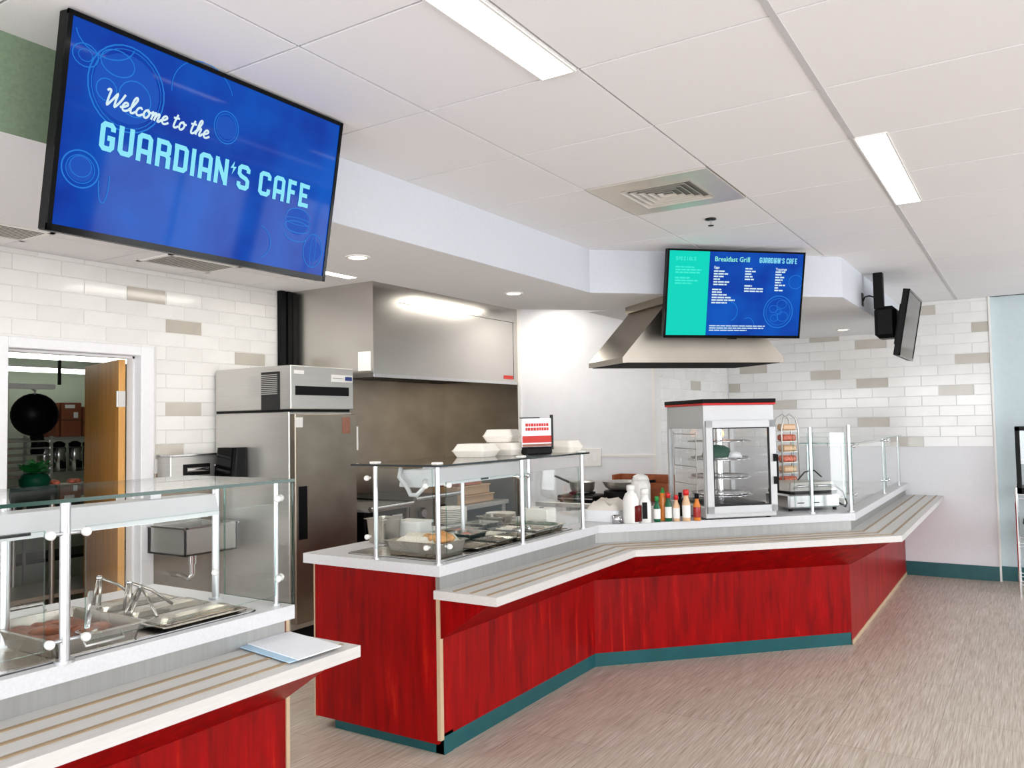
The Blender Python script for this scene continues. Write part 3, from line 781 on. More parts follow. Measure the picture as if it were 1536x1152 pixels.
# ------------------------------------------------------------------ screens
def screen_mat():
    m, nt, b = base_mat('screen_blue')
    b.inputs['Base Color'].default_value = (0.004, 0.004, 0.01, 1); b.inputs['Roughness'].default_value = 0.05; b.inputs['Specular IOR Level'].default_value = 0.07
    tc = nt.nodes.new('ShaderNodeTexCoord'); no = nt.nodes.new('ShaderNodeTexNoise'); no.inputs['Scale'].default_value = 3.2; no.inputs['Detail'].default_value = 3
    nt.links.new(tc.outputs['Object'], no.inputs['Vector'])
    rp = nt.nodes.new('ShaderNodeValToRGB'); e = rp.color_ramp.elements
    e[0].position = .34; e[0].color = lin((0, 50, 164)); e[1].position = .66; e[1].color = lin((0, 92, 202))
    nt.links.new(no.outputs['Fac'], rp.inputs[0]); nt.links.new(rp.outputs[0], b.inputs['Emission Color']); b.inputs['Emission Strength'].default_value = SCR
SCR = 0.82
screen_mat()
emit('screen_line', (26, 128, 224), SCR, 0.3); emit('screen_line_soft', (4, 82, 194), SCR, 0.3)
emit('screen_cyan', (142, 236, 255), SCR*1.05, 0.3); emit('screen_white', (226, 250, 255), SCR, 0.3)
emit('screen_teal', (0, 226, 202), SCR, 0.06); emit('screen_teal_text', (70, 250, 226), SCR, 0.3); emit('screen_mint', (150, 250, 226), SCR, 0.3)
def tv_body(t, w_, h_, bez=0.013):
    m = MB(); m.bbox(-w_/2, w_/2, 0, 0.042, -h_/2, h_/2, .004); m.box(-w_*.3, w_*.3, .042, .07, -h_*.32, h_*.3); m.build('housing', 'black', t)
    m = MB()
    m.box(-w_/2, w_/2, -.006, 0.002, h_/2-bez, h_/2); m.box(-w_/2, w_/2, -.006, .002, -h_/2, -h_/2+bez*1.5)
    m.box(-w_/2, -w_/2+bez, -.006, .002, -h_/2, h_/2); m.box(w_/2-bez, w_/2, -.006, .002, -h_/2, h_/2); m.build('bezel', 'black_gloss', t)
W1, H1 = 1.018, 0.585
t = lthing('television', 'large tilted television showing a blue welcome screen, at upper left', 'television', (-2.15, 1.672, 2.392), PI/2, R_(10))
tv_body(t, W1, H1)
sc = flat_rect(MB(), -W1/2+.012, W1/2-.012, -H1/2+.018, H1/2-.012, -.002).build('screen', 'screen_blue', t)
y = -.0032
m = MB()
ring(m, -.325, .14, .115, .118, .004, y); ring(m, -.325, .14, .105, .108, .002, y); ring(m, .014, .132, .046, .05, .003, y); ring(m, .014, .132, .038, .042, .0015, y)
ring(m, -.434, -.112, .052, .05, .004, y); ring(m, -.434, -.112, .040, .038, .002, y); ring(m, -.434, -.105, .03, .028, .002, y)
ring(m, -.36, .20, .05, .035, .003, y); ring(m, -.30, .12, .05, .05, .003, y, 16); ring(m, -.385, .12, .03, .03, .003, y, 14)
ring(m, -.452, .19, .036, .03, .003, y, 16); ring(m, -.452, .19, .02, .016, .002, y, 12)
ring(m, -.40, .262, .085, .06, .003, y, 20, 190, 350); ring(m, -.08, .20, .11, .10, .0025, y, 24, 20, 190)
ring(m, .35, -.085, .055, .03, .003, y, 20, 0, 180); ring(m, .35, -.12, .058, .02, .003, y, 20); ring(m, .35, -.15, .052, .02, .003, y, 16, 180, 360); ring(m, .35, -.10, .06, .012, .002, y, 20)
ring(m, .435, -.19, .045, .06, .003, y, 20); ring(m, .435, -.19, .012, .06, .002, y, 14); ring(m, .17, -.2, .07, .06, .0025, y, 16, -60, 70); ring(m, -.365, -.13, .015, .06, .003, y, 16, 180, 380)
m.build('food_drawing', 'screen_line', sc, kind='stuff')
m = MB()
for (cx, cz, r) in ((-.325, .14, .10), (.014, .132, .036), (-.434, -.112, .036), (.35, -.10, .05), (.435, -.19, .04)):
    n = 22; m.add([(cx+r*math.cos(2*PI*k/n), -.0026, cz+r*.95*math.sin(2*PI*k/n)) for k in range(n)], [list(range(n))])
m.build('food_shape', 'screen_line_soft', sc, kind='stuff')
script_text(MB(), 'Welcome to the', -.390, -.048, .079, .047, -.0042, .0062).build('script_lettering', 'screen_white', sc)
chs = [('G',-.391,-.346),('U',-.337,-.289),('A',-.281,-.229),('R',-.220,-.168),('D',-.159,-.109),('I',-.100,-.084),('A',-.073,-.022),('N',-.015,.039),("'",.045,.068),('S',.073,.125),('C',.161,.214),('A',.223,.276),('F',.287,.332),('E',.340,.390)]
block_text(MB(), chs, -.047, .083, -.0042).build('block_lettering', 'screen_cyan', sc)
m = MB(); m.box(-.06, .06, .07, .16, -.08, .09); m.box(-.02, .02, .10, .15, .05, .22); m.build('wall_bracket', 'black', t)

W2, H2 = 0.975, 0.570
t = lthing('television', 'menu television with teal panel hanging over the diagonal counter', 'television', (-1.600, 5.280, 2.379), R_(45), R_(11))
tv_body(t, W2, H2, .012)
sc = flat_rect(MB(), -W2/2+.012, W2/2-.012, -H2/2+.018, H2/2-.012, -.002).build('screen', 'screen_blue', t)
flat_rect(MB(), -W2/2+.012, -.196, -H2/2+.018, H2/2-.012, -.0028).build('teal_panel', 'screen_teal', sc)
y = -.0042
def bars(mb, x, z, lens, dz=.0172, h=.0092):
    for k, l in enumerate(lens):
        zz = z-k*dz
        if l: 
            xx = x
            while l > 0.004:
                q = min(l, random.uniform(.022, .05)); flat_rect(mb, xx, xx+q, zz-h/2, zz+h/2, y); xx += q+.0045; l -= q+.0045
    return mb
m = bars(MB(), -.43, .17, [.13, .18, .17, 0, .10, .16, .12]); m.build('specials_text', 'screen_teal_text', sc, kind='stuff')
block_text(MB(), [(c_, -.43+k*.018, -.43+k*.018+.014) for k, c_ in enumerate('SPECIALS')], .212, .024, y).build('specials_heading', 'screen_teal_text', sc)
font_text('Breakfast Grill', .044, y, -.161, .212, .0008, 0.98).build('menu_heading', 'screen_mint', sc)
cx = .157; m = MB(); xs = []
for c_ in "GUARDIAN'S CAFE":
    wd = .008 if c_ == 'I' else (.009 if c_ in "' " else .0195)
    if c_ != ' ': xs.append((c_, cx, cx+wd-.0035 if c_ != 'I' else cx+.0055))
    cx += wd+.0012
block_text(m, xs, .208, .036, y, .18).build('logo_lettering', 'screen_cyan', sc)
m = MB()
bars(m, -.162, .149, [.075, .10, .07, .045, .115, .095]); bars(m, -.168, .014, [.07, .105, .14, .165, .11]); bars(m, .059, .152, [.075, .045, .055, .065])
bars(m, .059, .040, [.135, .135], .0165); bars(m, .278, .152, [.07, .045, .065, .055, .045, .075, .03, .06]); bars(m, -.174, -.205, [.40, .39, .27], .0145, .006)
m.build('menu_text', 'screen_white', sc, kind='stuff')
m = MB()
for (tx, x, z) in (('Eggs', -.162, .166), ('Toppings', .278, .163)):
    f = font_text(tx, .022, y, x, z, .0006); m.add(f.v, f.f)
bars(m, .059, .169, [.05]); bars(m, -.168, .031, [.065]); bars(m, .059, .058, [.055])
m.build('menu_subheading', 'screen_white', sc, kind='stuff')
m = MB(); ring(m, .317, -.109, .105, .105, .006, -.0032); ring(m, .317, -.109, .088, .088, .003, -.0032)
for (a, b, r) in ((.28, -.09, .03), (.34, -.06, .035), (.35, -.14, .04), (.29, -.15, .028), (.32, -.11, .02)): ring(m, a, b, r, r*.8, .003, -.0032, 14)
ring(m, -.03, -.11, .05, .06, .005, -.0032, 18, -80, 90); ring(m, .43, .09, .05, .045, .004, -.0032, 16); ring(m, .10, -.22, .05, .07, .004, -.0032, 14, 0, 120)
m.build('food_drawing', 'screen_line', sc, kind='stuff')
m = MB(); m.box(-.06, .06, .07, .15, -.08, .09); m.box(-.02, .02, .09, .14, .05, .22); m.build('wall_bracket', 'black', t)
MB().box(-.03, .03, .0, .02, -H2/2-.008, -H2/2).build('sensor_bar', 'black', t)

W3, H3 = 0.80, 0.50
t = lthing('television', 'switched-off television seen nearly edge-on beside the tiled back wall', 'television', (-0.765, 7.07, 2.262), PI/2, R_(10))
tv_body(t, W3, H3, .014)
flat_rect(MB(), -W3/2+.013, W3/2-.013, -H3/2+.02, H3/2-.013, -.002).build('screen', 'black_gloss', t)
tm = thing('television_mount', 'black ceiling pole mount holding the switched-off television', 'mount', (-0.95, 6.95, 2.1))
MB().bbox(-1.0, -.93, 6.88, 6.95, 2.40, H, .004).build('pole', 'black', tm)
m = MB(); m.bbox(-1.0, -.84, 6.86, 7.06, 2.17, 2.42, .03); m.build('bracket_body', 'black', tm)
m = MB(); m.cyl((-.9, 6.96, 2.3), (-.82, 7.0, 2.28), .03, n=12); m.cyl((-.9, 7.04, 2.22), (-.82, 7.06, 2.22), .02, n=10); m.build('tilt_arm', 'dark_iron', tm)
m = MB(); m.tube([(-1.0, 6.9, 2.5), (-1.03, 6.88, 2.51), (-1.06, 6.86, 2.5), (-1.07, 6.85, 2.47)], .006, 6); m.box(-1.082, -1.07, 6.82, 6.89, 2.43, 2.53); m.build('cable', 'black', tm)

# ------------------------------------------------------------------ ceiling fixtures
sl_names = ['long slot light recessed in the ceiling, cut by the top of the photo', 'slot light recessed in the ceiling at right, seen whole']
for k, (x0, x1, y0, y1) in enumerate(slots):
    lab = sl_names[k] if k < 2 else 'slot light recessed in the ceiling outside the picture'
    t = thing('ceiling_light', lab, 'ceiling light', (x0, y0, H-.004), 'recessed slot lights')
    m = MB(); e = .008
    m.box(x0-e, x1+e, y0-e, y0, H-.005, H+.01); m.box(x0-e, x1+e, y1, y1+e, H-.005, H+.01); m.box(x0-e, x0, y0, y1, H-.005, H+.01); m.box(x1, x1+e, y0, y1, H-.005, H+.01)
    m.build('frame', 'white_plastic', t)
    MB().box(x0, x1, y0, y1, H-.003, H+.006).build('diffuser', 'slot_light', t)
# kitchen troffers
for k, (x0, x1, y0, y1) in enumerate(((-4.33, -4.08, 3.45, 4.55), (-4.0, -3.7, 1.6, 2.8), (-4.0, -3.7, 5.6, 6.7))):
    t = thing('ceiling_light', 'kitchen ceiling light just below the corner of the welcome television' if k == 0 else ('kitchen ceiling light hidden above the doorway' if k == 1 else 'kitchen ceiling light hidden in front of the steel hood'), 'ceiling light', (x0, y0, H-.01), 'kitchen ceiling lights')
    m = MB(); e = .02
    m.box(x0-e, x1+e, y0-e, y0, H-.008, H+.002); m.box(x0-e, x1+e, y1, y1+e, H-.008, H+.002); m.box(x0-e, x0, y0, y1, H-.008, H+.002); m.box(x1, x1+e, y0, y1, H-.008, H+.002); m.build('frame', 'white_plastic', t)
    MB().box(x0, x1, y0, y1, H-.005, H+.002).build('diffuser', 'kitchen_light', t)
# soffit downlights
for (x, y, lab) in ((-2.79, 4.45, 'small round downlight in the soffit in front of the steel hood'), (-1.488, 8.30, 'small round downlight in the soffit near the tiled back wall'), (-1.9, 6.9, 'round downlight in the soffit above the grill alcove, out of view'), (-2.79, 3.0, 'round downlight in the soffit hidden by the welcome television')):
    t = thing('downlight', lab, 'downlight', (x, y, ZS-.005), 'soffit downlights')
    MB().lathe([(.062, 0), (.062, -.004), (.048, -.006), (.046, 0)], (x, y, ZS)).build('trim_ring', 'white_plastic', t)
    MB().lathe([(.046, 0), (.044, -.003)], (x, y, ZS)).build('lens', 'spot_light', t)
# square air diffuser
x0, x1, y0, y1 = VENT; cx, cy = (x0+x1)/2, (y0+y1)/2
t = thing('air_diffuser', 'square steel air diffuser with stepped louvres in the ceiling', 'vent', (cx, cy, H-.01))
m = MB(); q = .27; e = .006
m.box(x0+e, x1-e, y0+e, y0+.13, H-.004, H+.01); m.box(x0+e, x1-e, y1-.13, y1-e, H-.004, H+.01); m.box(x0+e, x0+.13, y0+.13, y1-.13, H-.004, H+.01); m.box(x1-.13, x1-e, y0+.13, y1-.13, H-.004, H+.01)
m.build('face_plate', 'diffuser_metal', t)
MB().box(x0+.12, x1-.12, y0+.12, y1-.12, H+.012, H+.02).build('dark_throat', 'black', t)
for k in range(5):
    r0 = .178-k*.034; m = MB(); w_ = .016; zt, zb = H+.006, H-.010+k*.001
    for (ax, s) in ((0, 1), (0, -1), (1, 1), (1, -1)):
        def P(a, b, z): return (cx+(a*s if ax == 0 else b), cy+(b if ax == 0 else a*s), z)
        m.hull([P(r0-w_, -(r0-w_), zt), P(r0-w_, r0-w_, zt), P(r0-w_+.003, r0-w_+.003, zt), P(r0-w_+.003, -(r0-w_+.003), zt)], [P(r0-.003, -(r0-.003), zb), P(r0-.003, r0-.003, zb), P(r0, r0, zb), P(r0, -r0, zb)])
    m.build('louvre', 'diffuser_metal', t)
# sprinkler
p = at_z(1066, 328, H)
t = thing('fire_sprinkler', 'small dark fire sprinkler head on the ceiling beside the air diffuser', 'sprinkler', (p.x, p.y, H-.05))
MB().lathe([(.030, 0), (.032, -.006), (.014, -.010), (.010, -.010)], (p.x, p.y, H)).build('escutcheon', 'dark_iron', t)
m = MB(); m.cyl((p.x, p.y, H-.01), (p.x, p.y, H-.04), .006, n=8); m.build('stem', 'chrome', t)
MB().lathe([(.016, 0), (.016, -.003), (.004, -.004)], (p.x, p.y, H-.038)).build('deflector', 'dark_iron', t)
# kitchen ceiling grilles
def grille(label, x0, x1, y0, y1):
    t = thing('ceiling_grille', label, 'vent', (x0, y0, H-.01), 'kitchen ceiling grilles')
    m = MB(); e = .03
    m.box(x0, x1, y0, y0+e, H-.006, H); m.box(x0, x1, y1-e, y1, H-.006, H); m.box(x0, x0+e, y0, y1, H-.006, H); m.box(x1-e, x1, y0, y1, H-.006, H); m.build('frame', 'white_plastic', t)
    MB().box(x0+e, x1-e, y0+e, y1-e, H-.0015, H+.001).build('dark_throat', 'black', t)
    n = 10
    for k in range(n):
        xx = x0+e+(x1-x0-2*e)*(k+.5)/n; MB().box(xx-.005, xx+.005, y0+e, y1-e, H-.0035, H-.002).build('slat', 'diffuser_metal', t)
grille('slatted return-air grille at the far left of the kitchen ceiling', -4.97, -4.62, 1.9, 2.50)
grille('slatted grille in the kitchen ceiling directly under the welcome television', -4.97, -4.60, 3.22, 3.78)

# ------------------------------------------------------------------ doorway and back room
tr = sthing('trim_1', (XL, 3.0, 0))
for (y0, y1, z0, z1) in ((DY0-.12, DY0, 0, DZ+.07), (DY1, DY1+.10, 0, DZ+.07), (DY0, DY1, DZ, DZ+.07)):
    MB().bbox(XL-.14, XL+.022, y0, y1, z0, z1, .006).build('frame_member', 'paint_white', tr)
for (y0, y1, z0, z1) in ((DY0, DY0+.015, 0, DZ), (DY1-.015, DY1, 0, DZ), (DY0, DY1, DZ-.015, DZ)):
    MB().box(XL-.13, XL-.06, y0, y1, z0, z1).build('door_stop', 'paint_soffit', tr)
dr = sthing('door_1', (XL-.1, DY1-.02, 0))
Md = Matrix.Translation((XL-.12, DY1-.03, 0)) @ Matrix.Rotation(R_(180-15), 4, 'Z')
MB().box(0.01, 0.80, 0.0, 0.044, 0.01, DZ-.02, M=Md).build('door_leaf', 'oak', dr)
MB().box(0.0, 0.01, 0.0, 0.044, 0.01, DZ-.02, M=Md).build('door_edge', 'oak_edge', dr)
for z in (1.78, 1.05, 0.25):
    m = MB(); m.box(-.004, .0, .0, .05, z-.055, z+.055, M=Md); m.cyl(Md @ Vector((-.006, .055, z-.055)), Md @ Vector((-.006, .055, z+.055)), .007, n=8); m.build('hinge', 'steel', dr)
# back room shell
struct(MB().box(-8.46, -8.35, 0.9, YW+.1, 0, H).build('wall_storeroom_back', 'paint_green'))
struct(MB().box(-8.35, XL-.12, 6.3, 6.4, 0, H).build('wall_storeroom_right', 'paint_green'))
struct(MB().box(-8.35, XL-.12, 0.9, 1.0, 0, H).build('wall_storeroom_left', 'paint_green'))
for k, (X, pyl, lab) in enumerate(((-6.9, 536, 'upper of two fluorescent tubes in the back room doorway view'), (-7.9, 556, 'lower of two fluorescent tubes in the back room doorway view'))):
    z = at_x(75, pyl, X).z; y0, y1 = at_x(2, pyl, X).y, at_x(150, pyl, X).y
    t = thing('tube_light', lab, 'light', (X, (y0+y1)/2, z), 'back room tubes')
    MB().box(X-.05, X+.05, y0-.2, y1+.3, z+.022, z+.04).build('housing', 'white_plastic', t)
    m = MB(); m.cyl((X, y0-.15, z), (X, y1+.25, z), .02, n=12); m.build('tube', 'tube_light', t)
    for yy in (y0, y1): MB().box(X-.006, X+.006, yy-.006, yy+.006, z+.04, H-.03).build('hanger', 'steel', t)
struct(MB().box(-8.35, XL-.12, 1.0, 6.3, H-.03, H).build('ceiling_storeroom', 'paint_storeroom'))
# steel shelving with canisters and boxes
XS = -7.6
def zx(py, X): return at_x(95, py, X).z
t = thing('storage_shelf', 'black steel storage shelf full of boxes and canisters in the back room', 'shelf', (XS, 4.2, 0))
shz = [zx(706, XS), zx(655, XS), zx(598, XS)-.05]
ya, yb = at_x(40, 680, XS).y, at_x(160, 680, XS).y
for z in [0.45, 0.9]+shz[1:2]+[shz[0]]: MB().box(XS-.25, XS+.25, ya-.3, yb+.5, z-.03, z).build('shelf_board', 'steel' if z > 1 else 'dark_iron', t)
for yy in (ya-.3, yb+.5, (ya+yb)/2+.35):
    for xx in (XS-.24, XS+.24): MB().box(xx-.015, xx+.015, yy-.015, yy+.015, 0, 2.05).build('upright', 'black', t)
for k, pxx in enumerate((66, 88, 112, 133)):
    p = at_x(pxx, 690, XS+.12); z0 = shz[0]; r = .06
    c = thing('steel_canister', ('first', 'second', 'third', 'fourth')[k]+' steel canister from the left on the back room shelf', 'canister', (p.x, p.y, z0), 'canisters on the shelf')
    hh = shz[1]-z0-.06
    MB().lathe([(r, 0), (r, hh*.82), (r*.8, hh*.9)], (p.x, p.y, z0)).build('body', 'steel_bright', c)
    MB().lathe([(r*.85, hh*.9), (r*.9, hh), (r*.3, hh+.02)], (p.x, p.y, z0)).build('lid', 'black', c)
    MB().box(p.x+r, p.x+r+.03, p.y-.02, p.y+.02, z0+.03, z0+.09).build('tap', 'black', c)
z0 = shz[1]
for k, (pa, pb, top, lab, mt) in enumerate(((86, 90, 605, 'narrow brown carton beside the black pan in the back room', 'cardboard'), (91, 123, 604, 'brown carton with white labels on the back room shelf', 'cardboard'), (124, 140, 610, 'brown carton next to the open wooden door on the back room shelf', 'cardboard'))):
    y0, y1 = at_x(pa-3 if k == 0 else pa, 630, XS+.15).y, at_x(pb, 630, XS+.15).y
    h = at_x(100, top, XS+.15).z-z0
    c = thing('carton', lab, 'box', (XS, (y0+y1)/2, z0), 'cartons on the shelf')
    MB().bbox(XS-.15, XS+.15, y0+.005, y1-.005, z0, z0+h, .004).build('box', mt, c)
    MB().box(XS+.149, XS+.152, y0+.005, y1-.005, z0+h*.48, z0+h*.5).build('lid_seam', 'dark_iron', c)
    if k == 1:
        ym = (y0+y1)/2
        MB().box(XS+.15, XS+.153, ym-.06, ym+.03, z0+h*.84, z0+h*.94).build('label', 'label_white', c); MB().box(XS+.15, XS+.153, ym+.02, ym+.06, z0+h*.55, z0+h*.72).build('label', 'label_white', c)
# prep table inside the doorway with food trays
XP = -6.35
zt = at_x(100, 728, XP).z
t = thing('prep_table', 'steel prep table with food trays just inside the doorway', 'table', (XP, 3.6, 0))
y0, y1 = at_x(20, 730, XP).y-.6, at_x(150, 730, XP).y
MB().bbox(XP-.3, XP+.3, y0, y1+.25, zt-.04, zt, .004).build('table_top', 'steel', t)
MB().box(XP-.28, XP+.28, y0+.03, y1+.2, .35, .38).build('under_shelf', 'steel', t)
for xx in (XP-.27, XP+.27):
    for yy in (y0+.04, at_x(48, 800, XP).y, y1+.2): m = MB(); m.cyl((xx, yy, 0), (xx, yy, zt-.04), .02, n=10); m.build('leg', 'steel', t)
for k, (pxx, lab) in enumerate(((92, 'food tray with orange slices on the back room table, left one'), (122, 'food tray with orange slices on the back room table, next to the door'))):
    p = at_x(pxx, 722, XP+.1)
    c = thing('food_tray', lab, 'tray', (p.x, p.y, zt), 'trays on the prep table')
    MB().bbox(p.x-.15, p.x+.15, p.y-.085, p.y+.085, zt+.001, zt+.02, .006).build('tray', 'foam', c)
    for q in range(5): MB().lathe([(.001, .0), (.03, .006), (.026, .026), (.001, .034)], (p.x+random.uniform(-.09, .09), p.y+random.uniform(-.06, .06), zt+.02), 8).build('food_piece', 'tomato', c)
p = at_x(52, 730, XP+.15)
c = thing('herb_pot', 'dark green plastic pot with bright green leaves behind the left glass', 'pot', (p.x, p.y, zt))
MB().lathe([(.075, 0), (.10, .03), (.105, .07), (.08, .11), (.07, .115), (.06, .10)], (p.x, p.y, zt)).build('pot', 'green_plastic', c)
m = MB()
for k in range(60):
    a = random.uniform(0, 2*PI); r = random.uniform(0, .07); q = Vector((p.x+r*math.cos(a), p.y+r*math.sin(a), zt+.11+random.uniform(0, .06)))
    d = Vector((math.cos(a), math.sin(a), random.uniform(.2, 1))).normalized()*.07; s_ = Vector((-math.sin(a), math.cos(a), .2))*.028
    m.add([q, q+d*.5+s_, q+d, q+d*.5-s_], [(0, 1, 2, 3)])
m.build('leaves', 'green_leaf', c, kind='stuff')
# hanging black pan and rack
XK = -6.9
cpt = at_x(52, 622, XK); rr = (at_x(86, 622, XK).y-at_x(20, 622, XK).y)/2
t = thing('hanging_pan', 'large round black pan hanging from a rail in the back room', 'pan', tuple(cpt))
Mp = Matrix.Translation(cpt) @ Matrix.Rotation(R_(-32), 4, 'Z') @ Matrix.Rotation(R_(90), 4, 'Y')
MB().lathe([(rr*.25, -.14), (rr*.72, -.12), (rr*.95, -.03), (rr, .0), (rr*.93, -.005), (rr*.68, -.10), (.01, -.12)], (0, 0, 0), 26, M=Mp).build('bowl', 'black', t)
m = MB(); m.tube([(cpt.x+.03, cpt.y, cpt.z-rr*.95), (cpt.x+.02, cpt.y+.02, cpt.z-rr*1.35), (cpt.x, cpt.y+.02, cpt.z-rr*1.8)], .05, 10); m.build('handle', 'black', t)
m = MB(); m.tube([(cpt.x, cpt.y, cpt.z+rr*.95), (cpt.x, cpt.y, cpt.z+rr*1.12), (cpt.x-.04, cpt.y, cpt.z+rr*1.2)], .008, 6); m.build('hook', 'steel', t)
zr = cpt.z+rr*1.2
t = thing('pot_rail', 'white ceiling-hung pot rail above the black pan in the back room', 'rail', (XK, cpt.y, zr))
MB().box(XK-.03, XK+.03, cpt.y-.7, cpt.y+.15, zr, zr+.04).build('rail', 'white_plastic', t)
for yy in (cpt.y-.5, cpt.y+.2): MB().box(XK-.01, XK+.01, yy-.01, yy+.01, zr+.04, H-.03).build('drop_rod', 'dark_iron', t)
# dish rack at the left
p = at_x(30, 690, XK); zt2 = at_x(30, 722, XK).z
t = thing('wire_dish_rack', 'wire dish rack stacked under the black pan in the back room', 'rack', (p.x, p.y, zt2))
for k in range(6):
    z = zt2+.04+k*.055
    m = MB(); m.box(XK-.2, XK+.2, p.y-.25, p.y+.14, z, z+.012); m.build('rack_tier', 'steel_bright', t)
for xx in (XK-.2, XK+.2):
    for yy in (p.y-.25, p.y+.14): MB().box(xx-.01, xx+.01, yy-.01, yy+.01, 0, zt2+.36).build('post', 'steel', t)

# ------------------------------------------------------------------ kitchen line
# refrigerator
X0, X1, Y0, Y1 = XL+.03, -4.36, 4.0, 4.625
t = thing('refrigerator', 'tall stainless reach-in refrigerator against the tiled kitchen wall', 'refrigerator', ((X0+X1)/2, (Y0+Y1)/2, 0))
MB().bbox(X0, X1-.02, Y0, Y1, .15, 1.672, .006).build('cabinet', 'steel', t)
co = MB().bbox(X0, X1, Y0, Y1, 1.690, 2.0, .005).build('compressor_housing', 'steel', t)
MB().box(X0, X1-.03, Y0+.01, Y1-.01, 1.672, 1.690).build('gap_strip', 'black', t)
pa, pb = at_x(443, 588, X1), at_x(523, 598, X1)
MB().box(X1, X1+.003, pa.y, pb.y, 1.79, 1.855).build('vent_slot', 'black', co)
a = at_x(497, 562, X1); b = at_x(528, 574, X1)
lg = MB().box(X1, X1+.004, a.y, b.y, b.z, a.z).build('brand_plate', 'label_white', co)
MB().box(X1+.004, X1+.0055, a.y+(b.y-a.y)*.64, b.y-.006, b.z+.012, a.z-.012).build('brand_emblem', 'label_blue', lg)
m = MB()
for k in range(5): m.box(X1+.004, X1+.0055, a.y+.012+k*.022, a.y+.029+k*.022, b.z+.026, a.z-.024)
m.build('brand_lettering', 'ink', lg, kind='stuff')
MB().box(X1, X1+.003, 4.03, 4.12, 1.94, 1.965).build('model_plate', 'label_white', co)
lv = MB().box(-4.66, -4.47, Y0-.004, Y0, 1.69, 1.96).build('side_grille', 'dark_grey', co)
MB().box(-4.80, -4.66, Y0-.003, Y0, 1.80, 1.93).build('side_grille', 'steel', co)
for k in range(11):
    z = 1.80+k*.0135
    MB().box(-4.79, -4.49, Y0-.008, Y0-.003, z, z+.006).build('louvre', 'steel', lv)
d = MB().bbox(X1-.02, X1+.035, Y0+.006, Y1-.004, .20, 1.655, .006).build('door', 'steel_warm', t)
pa, pb = at_x(448, 730, X1+.035), at_x(461, 808, X1+.035)
MB().box(X1+.035, X1+.039, pa.y, pb.y, pb.z, pa.z).build('handle_recess', 'black', d)
for (pxa, pya, pxb, pyb, mt) in ((443, 626, 454, 641, 'label_white'), (513, 626, 525, 650, 'label_brown')):
    a, b = at_x(pxa, pya, X1+.035), at_x(pxb, pyb, X1+.035); MB().box(X1+.035, X1+.037, a.y, b.y, b.z, a.z).build('sticker', mt, d)
MB().box(X1+.0, X1+.04, Y1-.004, Y1+.008, 1.38, 1.56).build('hinge_cover', 'white_plastic', d)
for (x, y) in ((X0+.06, Y0+.06), (X1-.06, Y0+.06), (X0+.06, Y1-.06), (X1-.06, Y1-.06)):
    m = MB(); m.cyl((x, y, 0), (x, y, .15), .022, n=10); m.build('foot', 'dark_iron', t)
MB().box(X1-.06, X1-.02, Y0+.01, Y1-.01, .06, .15).build('toe_grille', 'black', t)
# soap / towel dispenser on the refrigerator side
t = thing('towel_dispenser', 'glossy black towel dispenser on the side of the refrigerator', 'dispenser', (-4.92, Y0-.07, 1.2))
m = MB(); pr = rounded_rect(-5.02, -4.79, Y0-.15, Y0-.002, .035)
m.hull([(x, y, 1.20) for x, y in pr], [(-4.905+(x+4.905)*.92, Y0-.002+(y-Y0+.002)*.8, 1.425) for x, y in pr]); m.build('cover', 'black_gloss', t)
MB().box(-5.0, -4.86, Y0-.14, Y0-.06, 1.192, 1.2).build('outlet_slot', 'dark_grey', t)
MB().lathe([(.012, 0), (.010, .004)], (-4.98, Y0-.15, 1.3), 10).build('lock', 'chrome', t)
# paper towel cabinet on the wall
t = thing('paper_towel_cabinet', 'wall-mounted stainless paper towel cabinet above the hand sink', 'dispenser', (XL+.1, 3.76, 1.2))
MB().bbox(XL+.008, XL+.16, 3.53, 3.985, 1.2, 1.375, .006).build('cabinet', 'steel', t)
MB().box(XL+.16, XL+.164, 3.63, 3.85, 1.235, 1.315).build('window', 'black', t)
m = MB(); m.cyl((XL+.166, 3.65, 1.275), (XL+.166, 3.83, 1.275), .018, n=10); m.build('roll', 'chrome', t)
MB().box(XL+.008, XL+.17, 3.52, 3.99, 1.375, 1.385).build('lid', 'steel_bright', t)
# hand sink
t = thing('hand_sink', 'small stainless hand sink on the kitchen wall beside the refrigerator', 'sink', (XL+.2, 3.66, .7))
sx0, sx1, sy0, sy1, sz0, sz1 = XL+.01, XL+.43, 3.45, 3.87, .715, .895
m = MB()
m.box(sx0, sx1, sy0, sy0+.012, sz0, sz1); m.box(sx0, sx1, sy1-.012, sy1, sz0, sz1); m.box(sx1-.012, sx1, sy0, sy1, sz0, sz1); m.box(sx0, sx0+.05, sy0, sy1, sz0, sz1); m.box(sx0, sx1, sy0, sy1, sz0, sz0+.012); m.build('basin', 'steel', t)
m = MB(); m.box(sx0, sx1+.012, sy0-.012, sy0+.02, sz1, sz1+.012); m.box(sx0, sx1+.012, sy1-.02, sy1+.012, sz1, sz1+.012); m.box(sx1-.02, sx1+.012, sy0, sy1, sz1, sz1+.012); m.build('rim', 'steel_bright', t)
MB().box(XL+.008, XL+.018, sy0, sy1+.01, sz0, 1.08).build('splash_back', 'steel', t)
m = MB(); m.tube([(XL+.02, 3.66, .97), (XL+.10, 3.66, .99), (XL+.16, 3.66, 1.02), (XL+.21, 3.66, 1.0), (XL+.22, 3.66, .95)], .009, 8); m.build('faucet', 'chrome', t)
